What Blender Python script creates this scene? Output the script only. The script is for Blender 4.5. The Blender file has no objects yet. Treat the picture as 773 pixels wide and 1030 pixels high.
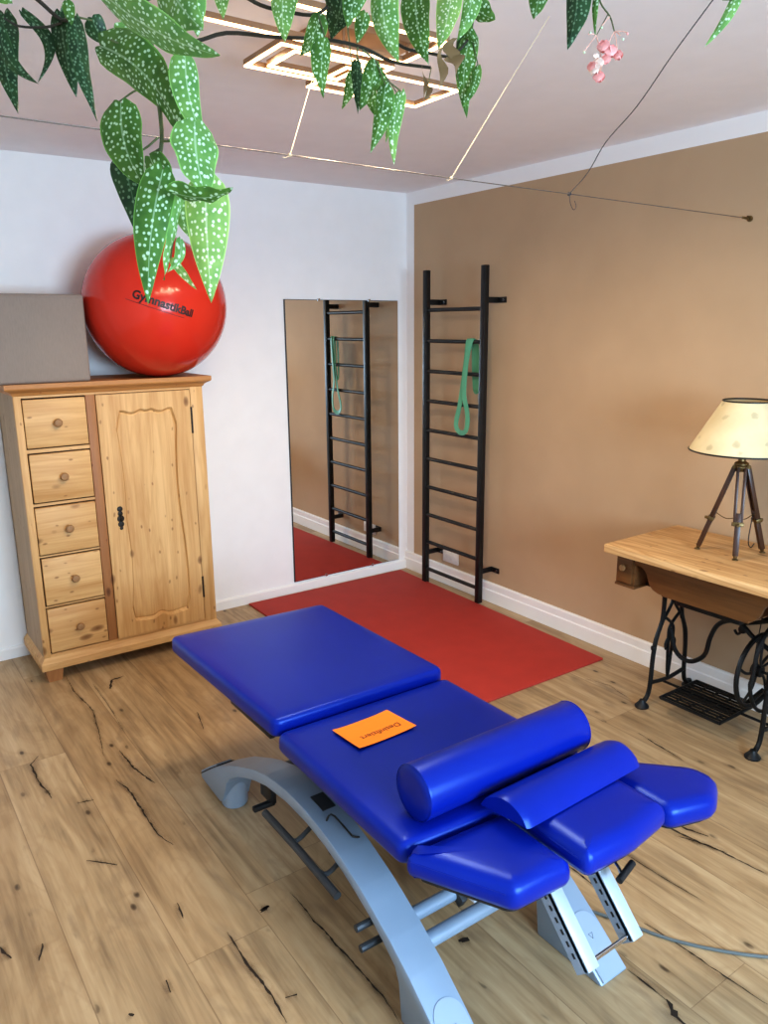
import bpy, bmesh, math, random
from mathutils import Vector, Matrix, Euler
PI = math.pi
random.seed(7)
SC = bpy.context.scene
COL = SC.collection

# ------------------------------------------------------------------ materials
def srgb(r, g, b):
    f = lambda c: (c/255/12.92) if c/255 <= 0.04045 else ((c/255+0.055)/1.055)**2.4
    return (f(r), f(g), f(b), 1.0)

class NT:
    """small wrapper round a material's node tree"""
    def __init__(self, name):
        self.m = bpy.data.materials.new(name)
        self.m.use_nodes = True
        self.t = self.m.node_tree
        self.b = self.t.nodes['Principled BSDF']
    def n(self, kind, **kw):
        nd = self.t.nodes.new(kind)
        for k, v in kw.items():
            if k.startswith('i_'):
                key = k[2:]
                key = int(key) if key.isdigit() else key.replace('_', ' ')
                nd.inputs[key].default_value = v
            else:
                setattr(nd, k, v)
        return nd
    def l(self, a, b):
        self.t.links.new(a, b)
    def math(self, op, a, b=None, c=None):
        nd = self.t.nodes.new('ShaderNodeMath'); nd.operation = op
        for i, v in enumerate((a, b, c)):
            if v is None: continue
            if isinstance(v, (int, float)): nd.inputs[i].default_value = v
            else: self.l(v, nd.inputs[i])
        return nd.outputs[0]
    def ramp(self, fac, stops, interp='LINEAR'):
        nd = self.t.nodes.new('ShaderNodeValToRGB'); nd.color_ramp.interpolation = interp
        e = nd.color_ramp.elements
        while len(e) < len(stops): e.new(0.5)
        for el, (p, c) in zip(e, stops):
            el.position = p; el.color = c if len(c) == 4 else (*c, 1)
        self.l(fac, nd.inputs[0])
        return nd.outputs[0]
    def mix(self, fac, a, b, mode='MIX'):
        nd = self.t.nodes.new('ShaderNodeMix'); nd.data_type = 'RGBA'; nd.blend_type = mode
        if isinstance(fac, (int, float)): nd.inputs[0].default_value = fac
        else: self.l(fac, nd.inputs[0])
        for i, v in ((6, a), (7, b)):
            if isinstance(v, tuple): nd.inputs[i].default_value = v
            else: self.l(v, nd.inputs[i])
        return nd.outputs[2]
    def coords(self, which='Object'):
        return self.t.nodes.new('ShaderNodeTexCoord').outputs[which]
    def mapping(self, vec, loc=(0,0,0), rot=(0,0,0), sc=(1,1,1)):
        nd = self.t.nodes.new('ShaderNodeMapping')
        nd.inputs[1].default_value = loc; nd.inputs[2].default_value = rot; nd.inputs[3].default_value = sc
        self.l(vec, nd.inputs[0]); return nd.outputs[0]
    def noise(self, vec, scale=5, detail=3, rough=.5, dist=0):
        nd = self.t.nodes.new('ShaderNodeTexNoise')
        nd.inputs['Scale'].default_value = scale; nd.inputs['Detail'].default_value = detail
        nd.inputs['Roughness'].default_value = rough; nd.inputs['Distortion'].default_value = dist
        self.l(vec, nd.inputs['Vector']); return nd.outputs['Fac']
    def bump(self, h, strength=.3, dist=.002):
        nd = self.t.nodes.new('ShaderNodeBump'); nd.inputs['Strength'].default_value = strength
        nd.inputs['Distance'].default_value = dist
        self.l(h, nd.inputs['Height']); self.l(nd.outputs[0], self.b.inputs['Normal'])
    def base(self, c):
        if isinstance(c, tuple): self.b.inputs['Base Color'].default_value = c
        else: self.l(c, self.b.inputs['Base Color'])

def plain(name, col, rough=.5, metal=0, bumpscale=0, var=.06, spec=None, coat=0):
    """slightly uneven procedural paint / plastic / metal"""
    N = NT(name); co = N.coords()
    f = N.noise(co, 9, 3)
    d = tuple(max(0, c*(1-var)) for c in col[:3])+(1,)
    u = tuple(min(1, c*(1+var)) for c in col[:3])+(1,)
    N.base(N.ramp(f, [(.3, d), (.7, u)]))
    N.b.inputs['Roughness'].default_value = rough
    N.b.inputs['Metallic'].default_value = metal
    if spec is not None: N.b.inputs['Specular IOR Level'].default_value = spec
    if coat: N.b.inputs['Coat Weight'].default_value = coat; N.b.inputs['Coat Roughness'].default_value = .15
    if bumpscale: N.bump(N.noise(co, bumpscale, 4), .25, .001)
    return N.m

def wood(name, c_lo, c_hi, c_knot, axis='z', knots=1.0, rough=.55, ring=.35):
    N = NT(name); co = N.coords()
    s = {'x': (1.3, 22, 22), 'y': (22, 1.3, 22), 'z': (22, 22, 1.3)}[axis]
    k = {'x': (4.5, 9, 9), 'y': (9, 4.5, 9), 'z': (9, 9, 4.5)}[axis]
    warp = N.noise(N.mapping(co, sc=(3, 3, 3)), 1.0, 2)
    g = N.noise(N.mapping(co, sc=s), 1.0, 5, .6, .6)
    g2 = N.noise(N.mapping(co, sc=tuple(v*5 for v in s)), 1.0, 3, .6)
    big = N.noise(N.mapping(co, sc=tuple(v*.35 for v in s)), 1.0, 2, .5, 1.5)
    h = N.math('ADD', N.math('MULTIPLY', g, .55), N.math('ADD', N.math('MULTIPLY', g2, .15), N.math('MULTIPLY', big, .3)))
    c = N.ramp(h, [(.36, c_lo), (.62, c_hi)])
    rings = N.math('PINGPONG', N.math('MULTIPLY', big, 9.0), .5)
    c = N.mix(N.math('MULTIPLY', N.ramp(rings, [(.2, (0,0,0)), (.5, (1,1,1))]), ring), c, c_lo)
    vo = N.n('ShaderNodeTexVoronoi'); vo.inputs['Scale'].default_value = 1.0
    mp = N.mapping(co, sc=k)
    ad = N.n('ShaderNodeVectorMath', operation='ADD'); N.l(mp, ad.inputs[0])
    cmb = N.n('ShaderNodeCombineXYZ'); 
    wv = N.math('MULTIPLY', N.math('SUBTRACT', warp, .5), .5)
    for i in range(3): N.l(wv, cmb.inputs[i])
    N.l(cmb.outputs[0], ad.inputs[1]); N.l(ad.outputs[0], vo.inputs['Vector'])
    kn = N.ramp(vo.outputs['Distance'], [(.0, (1,1,1)), (.11*knots+.001, (.6,.6,.6)), (.17*knots+.002, (0,0,0))])
    c = N.mix(kn, c, c_knot)
    v2 = N.n('ShaderNodeTexVoronoi'); v2.inputs['Scale'].default_value = 2.6; N.l(ad.outputs[0], v2.inputs['Vector'])
    c = N.mix(N.ramp(v2.outputs['Distance'], [(0, (.8,.8,.8)), (.09*min(1, knots*1.3)+.001, (.5,.5,.5)), (.14*min(1, knots*1.3)+.002, (0,0,0))]), c, c_knot)
    N.base(c); N.b.inputs['Roughness'].default_value = rough
    N.bump(h, .2, .0015)
    return N.m

M = {}
M['ceiling'] = plain('ceiling_paint', srgb(240, 236, 237), .9, var=.015, bumpscale=120)
M['white_wall'] = plain('white_wall_paint', srgb(243, 241, 239), .85, var=.015, bumpscale=140)
M['white_trim'] = plain('white_trim_paint', srgb(243, 241, 238), .45, var=.01)
M['window_white'] = plain('window_white', srgb(235, 235, 235), .4, var=.01)

def wall_right_mat():
    N = NT('beige_panel_wall_paint'); co = N.coords()
    sp = N.n('ShaderNodeSeparateXYZ'); N.l(co, sp.inputs[0])
    a = N.math('LESS_THAN', sp.outputs[1], -.078)
    b = N.math('LESS_THAN', sp.outputs[2], 2.353)
    m = N.math('MULTIPLY', a, b)
    f = N.noise(co, 2.5, 3)
    be = N.ramp(f, [(.3, srgb(182, 155, 124)), (.7, srgb(190, 162, 130))])
    N.base(N.mix(m, srgb(243, 241, 239), be)); N.b.inputs['Roughness'].default_value = .8
    N.bump(N.noise(co, 150, 3), .2, .0006)
    return N.m
M['beige_wall'] = wall_right_mat()

def floor_mat():
    N = NT('oak_plank_floor'); co = N.coords()
    sp = N.n('ShaderNodeSeparateXYZ'); N.l(co, sp.inputs[0])
    W = .24
    px = N.math('DIVIDE', N.math('ADD', sp.outputs[0], 2.30), W)
    idx = N.math('FLOOR', px)
    fx = N.math('FRACT', px)
    wn = N.n('ShaderNodeTexWhiteNoise', noise_dimensions='1D'); N.l(idx, wn.inputs['W'])
    yy = N.math('ADD', N.math('DIVIDE', sp.outputs[1], 2.1), N.math('MULTIPLY', wn.outputs['Value'], 7.0))
    iy = N.math('FLOOR', yy); fy = N.math('FRACT', yy)
    pid = N.math('ADD', N.math('MULTIPLY', idx, 13.7), N.math('MULTIPLY', iy, 5.31))
    wn2 = N.n('ShaderNodeTexWhiteNoise', noise_dimensions='1D'); N.l(pid, wn2.inputs['W'])
    rnd = wn2.outputs['Value']
    def n4(scale, sc, detail, dist, off):
        nd = N.n('ShaderNodeTexNoise', noise_dimensions='4D')
        nd.inputs['Scale'].default_value = scale; nd.inputs['Detail'].default_value = detail
        nd.inputs['Distortion'].default_value = dist
        N.l(N.mapping(co, sc=sc), nd.inputs['Vector'])
        N.l(N.math('ADD', N.math('MULTIPLY', rnd, 31.0), off), nd.inputs['W'])
        return nd.outputs['Fac']
    g = n4(1, (26, 1.6, 1), 5, .8, 0)
    g2 = n4(1, (120, 6, 1), 3, .2, 3)
    cl = n4(1, (5, 1.7, 1), 3, 1.6, 6)
    h = N.math('ADD', N.math('MULTIPLY', g, .5), N.math('ADD', N.math('MULTIPLY', g2, .18), N.math('MULTIPLY', cl, .32)))
    c = N.ramp(h, [(.36, srgb(132, 110, 82)), (.5, srgb(176, 150, 114)), (.64, srgb(196, 172, 136))])
    c = N.mix(N.math('MULTIPLY', N.math('SUBTRACT', rnd, .5), .4), c, srgb(158, 124, 84))
    rings = N.math('PINGPONG', N.math('MULTIPLY', cl, 8.0), .5)
    c = N.mix(N.math('MULTIPLY', N.ramp(rings, [(.25, (0,0,0)), (.5, (1,1,1))]), .22), c, srgb(150, 118, 82))
    # soft dark weathered patches round knots
    vo = N.n('ShaderNodeTexVoronoi', voronoi_dimensions='4D'); vo.inputs['Scale'].default_value = 1
    N.l(N.mapping(co, sc=(5.5, 2.6, 1)), vo.inputs['Vector']); N.l(N.math('MULTIPLY', rnd, 9.0), vo.inputs['W'])
    kn = N.ramp(vo.outputs['Distance'], [(0, (.95,.95,.95)), (.045, (.55,.55,.55)), (.075, (.12,.12,.12)), (.16, (0,0,0))])
    c = N.mix(kn, c, srgb(58, 42, 30))
    patch = N.ramp(n4(1, (7, 2.2, 1), 4, 2.0, 11), [(.56, (0,0,0)), (.78, (.75,.75,.75))])
    c = N.mix(patch, c, srgb(126, 106, 84))
    vs = N.n('ShaderNodeTexVoronoi', voronoi_dimensions='2D'); vs.inputs['Scale'].default_value = 1
    N.l(N.mapping(co, loc=(3.1, 1.7, 0), sc=(9, 4.5, 1)), vs.inputs['Vector'])
    gray = n4(1, (9, 3, 1), 3, 1.0, 17)
    kn2 = N.math('MULTIPLY', N.ramp(vs.outputs['Distance'], [(0, (1,1,1)), (.05, (.8,.8,.8)), (.085, (.2,.2,.2)), (.2, (0,0,0))]), N.ramp(gray, [(.56, (0,0,0)), (.63, (1,1,1))]))
    c = N.mix(kn2, c, srgb(66, 50, 36))
    seam = N.math('LESS_THAN', N.math('MINIMUM', fx, N.math('SUBTRACT', 1.0, fx)), .0065)
    seam2 = N.math('LESS_THAN', fy, .0011)
    c = N.mix(N.math('MULTIPLY', N.math('MAXIMUM', seam, seam2), .5), c, srgb(104, 80, 56))
    N.base(c)
    N.l(N.ramp(h, [(.3, (.5,.5,.5)), (.7, (.38,.38,.38))]), N.b.inputs['Roughness'])
    N.b.inputs['Specular IOR Level'].default_value = .4
    N.bump(h, .15, .0012)
    return N.m
M['floor'] = floor_mat()
def stain_mat():
    N = NT('dark_stain_round_crack'); uv = N.n('ShaderNodeUVMap', uv_map='edge')
    sp = N.n('ShaderNodeSeparateXYZ'); N.l(uv.outputs[0], sp.inputs[0])
    fall = N.math('POWER', N.math('SUBTRACT', 1.0, N.math('ABSOLUTE', sp.outputs[0])), 1.5)
    nz = N.ramp(N.noise(N.mapping(N.coords(), sc=(60, 14, 1)), 1, 3), [(.35, (0,0,0)), (.65, (1,1,1))])
    N.base(srgb(92, 68, 44)); N.b.inputs['Roughness'].default_value = .6
    N.l(N.math('MULTIPLY', N.math('MULTIPLY', fall, nz), N.math('MULTIPLY', sp.outputs[1], .55)), N.b.inputs['Alpha'])
    return N.m
M['stain'] = stain_mat()
M['crack'] = plain('dark_wood_crack', srgb(44, 32, 22), .8)

pine_lo, pine_hi, pine_k = srgb(184, 138, 84), srgb(218, 180, 126), srgb(112, 70, 36)
M['pine_z'] = wood('pine_upright', pine_lo, pine_hi, pine_k, 'z', .8)
M['pine_x'] = wood('pine_crosswise', pine_lo, pine_hi, pine_k, 'x', .9)
M['pine_shaded'] = wood('pine_side_shaded', srgb(150, 126, 96), srgb(176, 150, 118), pine_k, 'z', .7)  # shade on the cabinet side put into the colour: greyer, darker pine
M['pine_red'] = wood('pine_reddish', srgb(146, 98, 58), srgb(172, 122, 76), srgb(84, 46, 28), 'z', .7)
M['pine_crown'] = wood('pine_crown', srgb(164, 112, 62), srgb(192, 140, 84), srgb(100, 60, 30), 'x', .4)
M['knob_wood'] = wood('knob_wood', srgb(128, 94, 60), srgb(160, 122, 80), srgb(90, 60, 40), 'z', 0.1)
M['gap'] = plain('dark_gap', srgb(40, 26, 16), .9)
M['antique'] = plain('blackened_metal', srgb(58, 54, 50), .45, .8)
M['top_wood'] = wood('old_table_top', srgb(176, 130, 80), srgb(230, 194, 142), srgb(104, 66, 36), 'y', .7, .55, .7)
M['dark_oak'] = wood('brown_apron_wood', srgb(84, 54, 30), srgb(122, 82, 46), srgb(50, 30, 18), 'y', .3, .4)
M['iron'] = plain('black_cast_iron', srgb(34, 35, 36), .45, .5, var=.3)
M['black_metal'] = plain('black_powder_coat', srgb(30, 29, 28), .42, .2)
M['black_plastic'] = plain('black_plastic', srgb(30, 31, 34), .45)
M['dark_grey'] = plain('dark_grey_steel', srgb(66, 70, 74), .45, .3)
M['frame_paint'] = plain('light_blue_grey_paint', srgb(146, 166, 188), .38, .15, var=.03)
M['frame_cap'] = plain('light_grey_cap', srgb(158, 176, 196), .35, .1, var=.03)
M['aluminium'] = plain('brushed_aluminium', srgb(176, 192, 208), .4, .2, var=.04)
M['chrome'] = plain('chrome', srgb(215, 218, 222), .12, 1.0, var=.02)
M['mat_red'] = plain('red_mat_foam', srgb(176, 54, 42), .75, var=.05, bumpscale=300)
M['ball'] = plain('red_ball_rubber', srgb(200, 54, 38), .16, var=.03, spec=.35)
M['print'] = plain('black_print', srgb(40, 14, 12), .5)
M['orange'] = plain('orange_paper', srgb(255, 138, 28), .7, var=.02)
M['paper_print'] = plain('brown_print', srgb(96, 44, 16), .7)
M['band'] = plain('green_latex', srgb(92, 160, 126), .5, var=.08)
M['white_plastic'] = plain('white_plastic', srgb(228, 226, 220), .35, var=.01)
M['socket_hole'] = plain('grey_recess', srgb(150, 148, 144), .5)
M['cable'] = plain('grey_cable', srgb(96, 104, 104), .5)
M['twine'] = plain('pale_twine', srgb(206, 190, 160), .8, var=.15)
M['wire'] = plain('thin_wire', srgb(120, 112, 104), .4, .6)
M['thread'] = plain('dark_thread', srgb(60, 58, 60), .8)
M['stem'] = plain('green_brown_stem', srgb(86, 98, 62), .6, var=.3)
M['stem_dark'] = plain('dark_stem', srgb(52, 50, 40), .6, var=.3)
M['brass'] = plain('aged_brass', srgb(110, 92, 60), .4, .8)
M['lamp_wood'] = wood('dark_lamp_wood', srgb(52, 32, 22), srgb(82, 52, 34), srgb(36, 22, 14), 'z', .1, .35)

def mirror_mat():
    N = NT('mirror_silver'); N.base((.86, .87, .86, 1)); N.b.inputs['Metallic'].default_value = 1
    co = N.coords(); N.l(N.ramp(N.noise(co, 3, 2), [(0, (.0,.0,.0)), (1, (.012,.012,.012))]), N.b.inputs['Roughness'])
    return N.m
M['mirror'] = mirror_mat()

def vinyl():
    N = NT('blue_vinyl'); co = N.coords()
    N.base(N.ramp(N.noise(co, 4, 2), [(.3, srgb(8, 32, 140)), (.7, srgb(9, 35, 150))]))
    N.b.inputs['Roughness'].default_value = .33
    N.b.inputs['Specular IOR Level'].default_value = .75; N.b.inputs['Specular Tint'].default_value = (.22, .42, 1, 1)
    vo = N.n('ShaderNodeTexVoronoi'); vo.inputs['Scale'].default_value = 420; N.l(co, vo.inputs['Vector'])
    N.bump(vo.outputs['Distance'], .12, .0004)
    return N.m
M['vinyl'] = vinyl()

def fabric(name, col):
    N = NT(name); co = N.coords()
    wv = N.noise(N.mapping(co, sc=(260, 260, 40)), 1, 2)
    N.base(N.ramp(N.math('ADD', N.math('MULTIPLY', wv, .5), N.math('MULTIPLY', N.noise(co, 3, 3), .5)),
           [(.3, tuple(c*.9 for c in col[:3])+(1,)), (.7, tuple(c*1.08 for c in col[:3])+(1,))]))
    N.b.inputs['Roughness'].default_value = .85; N.bump(wv, .3, .0005)
    return N.m
M['taupe'] = fabric('taupe_upholstery', srgb(140, 130, 122))

def shade_mat():
    N = NT('parchment_shade'); co = N.coords()
    vo = N.n('ShaderNodeTexVoronoi'); vo.inputs['Scale'].default_value = 16
    ds = N.n('ShaderNodeVectorMath', operation='ADD'); N.l(co, ds.inputs[0])
    nz = N.n('ShaderNodeTexNoise'); nz.inputs['Scale'].default_value = 30; N.l(co, nz.inputs['Vector'])
    sc = N.n('ShaderNodeVectorMath', operation='SCALE'); N.l(nz.outputs['Color'], sc.inputs[0]); sc.inputs[3].default_value = .03
    N.l(sc.outputs[0], ds.inputs[1]); N.l(ds.outputs[0], vo.inputs['Vector'])
    spot = N.ramp(vo.outputs['Distance'], [(0, (.55,.55,.55)), (.2, (.35,.35,.35)), (.26, (0,0,0))])
    c = N.ramp(N.noise(co, 7, 4), [(.3, srgb(206, 190, 150)), (.7, srgb(226, 212, 174))])
    N.base(N.mix(spot, c, srgb(150, 140, 110))); N.b.inputs['Roughness'].default_value = .7
    return N.m
M['shade'] = shade_mat()

def emit(name, col, s):
    N = NT(name); N.b.inputs['Emission Color'].default_value = col; N.b.inputs['Emission Strength'].default_value = s
    N.base((.9, .85, .8, 1)); return N.m
M['led'] = emit('warm_led', (1.0, .60, .27, 1), 9)
M['bronze'] = plain('bronze_profile', srgb(150, 120, 92), .4, .4)

def leaf_mat(name, c1, c2, spot, trans):
    N = NT(name)
    uv = N.n('ShaderNodeUVMap', uv_map='metres'); ed = N.n('ShaderNodeUVMap', uv_map='edge')
    sp = N.n('ShaderNodeSeparateXYZ'); N.l(ed.outputs[0], sp.inputs[0])
    av = N.math('ABSOLUTE', sp.outputs[0])
    f = N.noise(uv.outputs[0], 40, 3)
    c = N.ramp(f, [(.3, c1), (.7, c2)])
    vein = N.math('LESS_THAN', av, .045)
    c = N.mix(N.math('MULTIPLY', vein, .35), c, spot)
    edge = N.ramp(av, [(.92, (0,0,0)), (.99, (.7,.7,.7))])
    c = N.mix(edge, c, tuple(min(1, v*2.2+.02) for v in c2[:3])+(1,))
    vo = N.n('ShaderNodeTexVoronoi', voronoi_dimensions='2D'); vo.inputs['Scale'].default_value = 150
    vo.inputs['Randomness'].default_value = .85
    N.l(N.mapping(uv.outputs[0], sc=(1, .8, 1)), vo.inputs['Vector'])
    inside = N.math('LESS_THAN', av, .88)
    sz = N.math('SUBTRACT', vo.outputs['Distance'], N.math('MULTIPLY', N.math('SUBTRACT', N.noise(uv.outputs[0], 90, 1), .5), .35))
    d = N.ramp(sz, [(.17, (1,1,1)), (.27, (0,0,0))])
    c = N.mix(N.math('MULTIPLY', N.math('MULTIPLY', d, inside), .85), c, spot)
    N.base(c); N.b.inputs['Roughness'].default_value = .5; N.b.inputs['Specular IOR Level'].default_value = .35
    tr = N.n('ShaderNodeBsdfTranslucent'); N.l(c, tr.inputs['Color'])
    mx = N.n('ShaderNodeMixShader'); mx.inputs[0].default_value = trans
    N.l(N.b.outputs[0], mx.inputs[1]); N.l(tr.outputs[0], mx.inputs[2])
    out = [n for n in N.t.nodes if n.type == 'OUTPUT_MATERIAL'][0]
    N.l(mx.outputs[0], out.inputs[0])
    return N.m
M['leaf0'] = leaf_mat('leaf_dark', srgb(26, 54, 32), srgb(46, 78, 42), srgb(112, 142, 112), .1)
M['leaf1'] = leaf_mat('leaf_mid', srgb(56, 98, 40), srgb(86, 130, 56), srgb(190, 222, 190), .2)
M['leaf2'] = leaf_mat('leaf_bright', srgb(88, 138, 72), srgb(118, 164, 88), srgb(210, 238, 210), .25)
M['leaf3'] = leaf_mat('leaf_pale', srgb(114, 164, 90), srgb(150, 190, 106), srgb(238, 250, 225), .4)
M['dry'] = plain('dry_brown_leaf', srgb(120, 96, 66), .8, var=.3)
M['petal'] = plain('pink_petal', srgb(252, 172, 166), .5, var=.2)
M['petal_pale'] = plain('pale_petal', srgb(253, 226, 212), .5, var=.1)
M['bud'] = plain('green_bud', srgb(200, 226, 190), .5, var=.1)
M['fstalk'] = plain('pink_stalk', srgb(228, 180, 164), .6)

# ------------------------------------------------------------------ geometry helpers
def V(*a): return Vector(a)

def box(bm, x0, x1, y0, y1, z0, z1, bev=0, seg=2):
    vs = [bm.verts.new((x, y, z)) for x in (x0, x1) for y in (y0, y1) for z in (z0, z1)]
    idx = [(0,1,3,2), (4,6,7,5), (0,4,5,1), (2,3,7,6), (0,2,6,4), (1,5,7,3)]
    fs = [bm.faces.new([vs[i] for i in f]) for f in idx]
    if bev:
        es = list({e for f in fs for e in f.edges})
        bmesh.ops.bevel(bm, geom=es, offset=bev, segments=seg, profile=.5, affect='EDGES', clamp_overlap=True)

def prism(bm, poly, axis, a, b, bev=0, seg=2, top_only=False):
    """poly = 2-D points in the plane perpendicular to axis, extruded a..b"""
    def p3(p, h):
        return {'z': (p[0], p[1], h), 'x': (h, p[0], p[1]), 'y': (p[0], h, p[1])}[axis]
    lo = [bm.verts.new(p3(p, a)) for p in poly]; hi = [bm.verts.new(p3(p, b)) for p in poly]
    n = len(poly); fs = []
    for i in range(n):
        fs.append(bm.faces.new((lo[i], lo[(i+1) % n], hi[(i+1) % n], hi[i])))
    f1 = bm.faces.new(lo[::-1]); f2 = bm.faces.new(hi); fs += [f1, f2]
    bmesh.ops.recalc_face_normals(bm, faces=fs)
    if bev:
        es = list({e for f in fs for e in f.edges})
        bmesh.ops.bevel(bm, geom=es, offset=bev, segments=seg, profile=.5, affect='EDGES', clamp_overlap=True)

def smooth_path(pts, n=6):
    pts = [Vector(p) for p in pts]
    if len(pts) < 3: return pts
    P = [2*pts[0]-pts[1]]+pts+[2*pts[-1]-pts[-2]]
    out = []
    for i in range(1, len(P)-2):
        a, b, c, d = P[i-1:i+3]
        for k in range(n):
            t = k/n
            out.append(.5*((2*b)+(c-a)*t+(2*a-5*b+4*c-d)*t*t+(3*b-a-3*c+d)*t**3))
    out.append(pts[-1])
    return out

def tube(bm, pts, r, sides=8, smooth=0, cap=True, flat=None):
    """round tube; r a number or a list; flat=(w,h,normal) sweeps a rectangle instead"""
    pts = smooth_path(pts, smooth) if smooth else [Vector(p) for p in pts]
    n = len(pts)
    rs = r if isinstance(r, (list, tuple)) else [r]*n
    if len(rs) != n:
        rs = [rs[min(len(rs)-1, int(i/(n-1)*(len(rs)-1)))]*(1-((i/(n-1)*(len(rs)-1)) % 1)) + rs[min(len(rs)-1, int(i/(n-1)*(len(rs)-1))+1)]*((i/(n-1)*(len(rs)-1)) % 1) for i in range(n)]
    rings = []
    up = None
    for i, p in enumerate(pts):
        t = (pts[min(i+1, n-1)]-pts[max(i-1, 0)]).normalized()
        if up is None:
            up = V(0, 0, 1) if abs(t.z) < .9 else V(0, 1, 0)
            if flat: up = Vector(flat[2])
        if flat: up = Vector(flat[2])
        u = (up-t*up.dot(t)); u = u.normalized() if u.length > 1e-5 else t.orthogonal().normalized()
        w = t.cross(u)
        up = u
        if flat:
            a, b = flat[0]/2, flat[1]/2
            ring = [bm.verts.new(p+w*sx*a+u*sy*b) for sx, sy in ((-1,-1), (1,-1), (1,1), (-1,1))]
        else:
            ring = [bm.verts.new(p+(u*math.cos(2*PI*k/sides)+w*math.sin(2*PI*k/sides))*rs[i]) for k in range(sides)]
        rings.append(ring)
    m = len(rings[0])
    fs = []
    for i in range(n-1):
        for k in range(m):
            fs.append(bm.faces.new((rings[i][k], rings[i][(k+1) % m], rings[i+1][(k+1) % m], rings[i+1][k])))
    if cap:
        fs.append(bm.faces.new(rings[0][::-1])); fs.append(bm.faces.new(rings[-1]))
    bmesh.ops.recalc_face_normals(bm, faces=fs)

def lathe(bm, prof, c, axis=(0,0,1), seg=24, cap=True):
    """prof = [(radius, height)...] along axis from point c"""
    ax = Vector(axis).normalized(); u = ax.orthogonal().normalized(); w = ax.cross(u); c = Vector(c)
    rings = []
    for r, h in prof:
        rings.append([bm.verts.new(c+ax*h+(u*math.cos(2*PI*k/seg)+w*math.sin(2*PI*k/seg))*max(r, 1e-5)) for k in range(seg)])
    fs = []
    for i in range(len(rings)-1):
        for k in range(seg):
            fs.append(bm.faces.new((rings[i][k], rings[i][(k+1) % seg], rings[i+1][(k+1) % seg], rings[i+1][k])))
    if cap:
        fs.append(bm.faces.new(rings[0][::-1])); fs.append(bm.faces.new(rings[-1]))
    bmesh.ops.recalc_face_normals(bm, faces=fs)

def obar(bm, a, b, w, h, up=(0,0,1), bev=0):
    """rectangular bar from a to b"""
    a, b = Vector(a), Vector(b); t = (b-a).normalized(); up = Vector(up)
    u = (up-t*up.dot(t)).normalized(); s = t.cross(u)
    vs = [bm.verts.new(p+s*sx*w/2+u*sy*h/2) for p in (a, b) for sx, sy in ((-1,-1), (1,-1), (1,1), (-1,1))]
    fs = [bm.faces.new([vs[i] for i in f]) for f in ((0,1,2,3), (7,6,5,4), (0,4,5,1), (1,5,6,2), (2,6,7,3), (3,7,4,0))]
    bmesh.ops.recalc_face_normals(bm, faces=fs)
    if bev:
        es = list({e for f in fs for e in f.edges})
        bmesh.ops.bevel(bm, geom=es, offset=bev, segments=2, profile=.5, affect='EDGES', clamp_overlap=True)

def world_loc(o):
    v = Vector((0, 0, 0))
    while o is not None:
        v += o.location; o = o.parent
    return v

def obj(name, bm, mat, parent=None, origin=None, smooth=True, angle=35, clean=False):
    """bmesh in WORLD coordinates -> one mesh object"""
    if clean: bmesh.ops.remove_doubles(bm, verts=bm.verts, dist=1e-5)
    pw = world_loc(parent) if parent else Vector((0, 0, 0))
    if origin is None:
        ow = pw if parent else Vector((0, 0, 0))
    else: ow = Vector(origin)
    bmesh.ops.translate(bm, verts=bm.verts, vec=-ow)
    me = bpy.data.meshes.new(name); bm.to_mesh(me); bm.free()
    o = bpy.data.objects.new(name, me); COL.objects.link(o)
    for m in (mat if isinstance(mat, list) else [mat]): me.materials.append(m)
    if smooth:
        for p in me.polygons: p.use_smooth = True
        me.set_sharp_from_angle(angle=math.radians(angle))
    if parent: o.parent = parent
    o.location = ow-pw
    return o

def B(): return bmesh.new()

def tag(o, label, cat, group=None, kind=None):
    o['label'] = label; o['category'] = cat
    if group: o['group'] = group
    if kind: o['kind'] = kind
    return o

def thing(name, label, cat, loc, group=None):
    o = bpy.data.objects.new(name, None); COL.objects.link(o); o.location = loc
    o.empty_display_size = .05
    return tag(o, label, cat, group)

def struct(name, bm, mat, parent=None, **k):
    o = obj(name, bm, mat, parent, **k); o['kind'] = 'structure'; return o

def text_mesh(s, size, bold=0, spacing=1.0):
    cu = bpy.data.curves.new('lettering', 'FONT'); cu.body = s; cu.size = size; cu.offset = bold
    cu.align_x = 'CENTER'; cu.align_y = 'CENTER'; cu.space_character = spacing; cu.resolution_u = 4
    ob = bpy.data.objects.new('lettering', cu); COL.objects.link(ob)
    dg = bpy.context.evaluated_depsgraph_get()
    me = bpy.data.meshes.new_from_object(ob.evaluated_get(dg))
    bpy.data.objects.remove(ob); bpy.data.curves.remove(cu)
    bm = bmesh.new(); bm.from_mesh(me); bpy.data.meshes.remove(me)
    return bm

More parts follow.
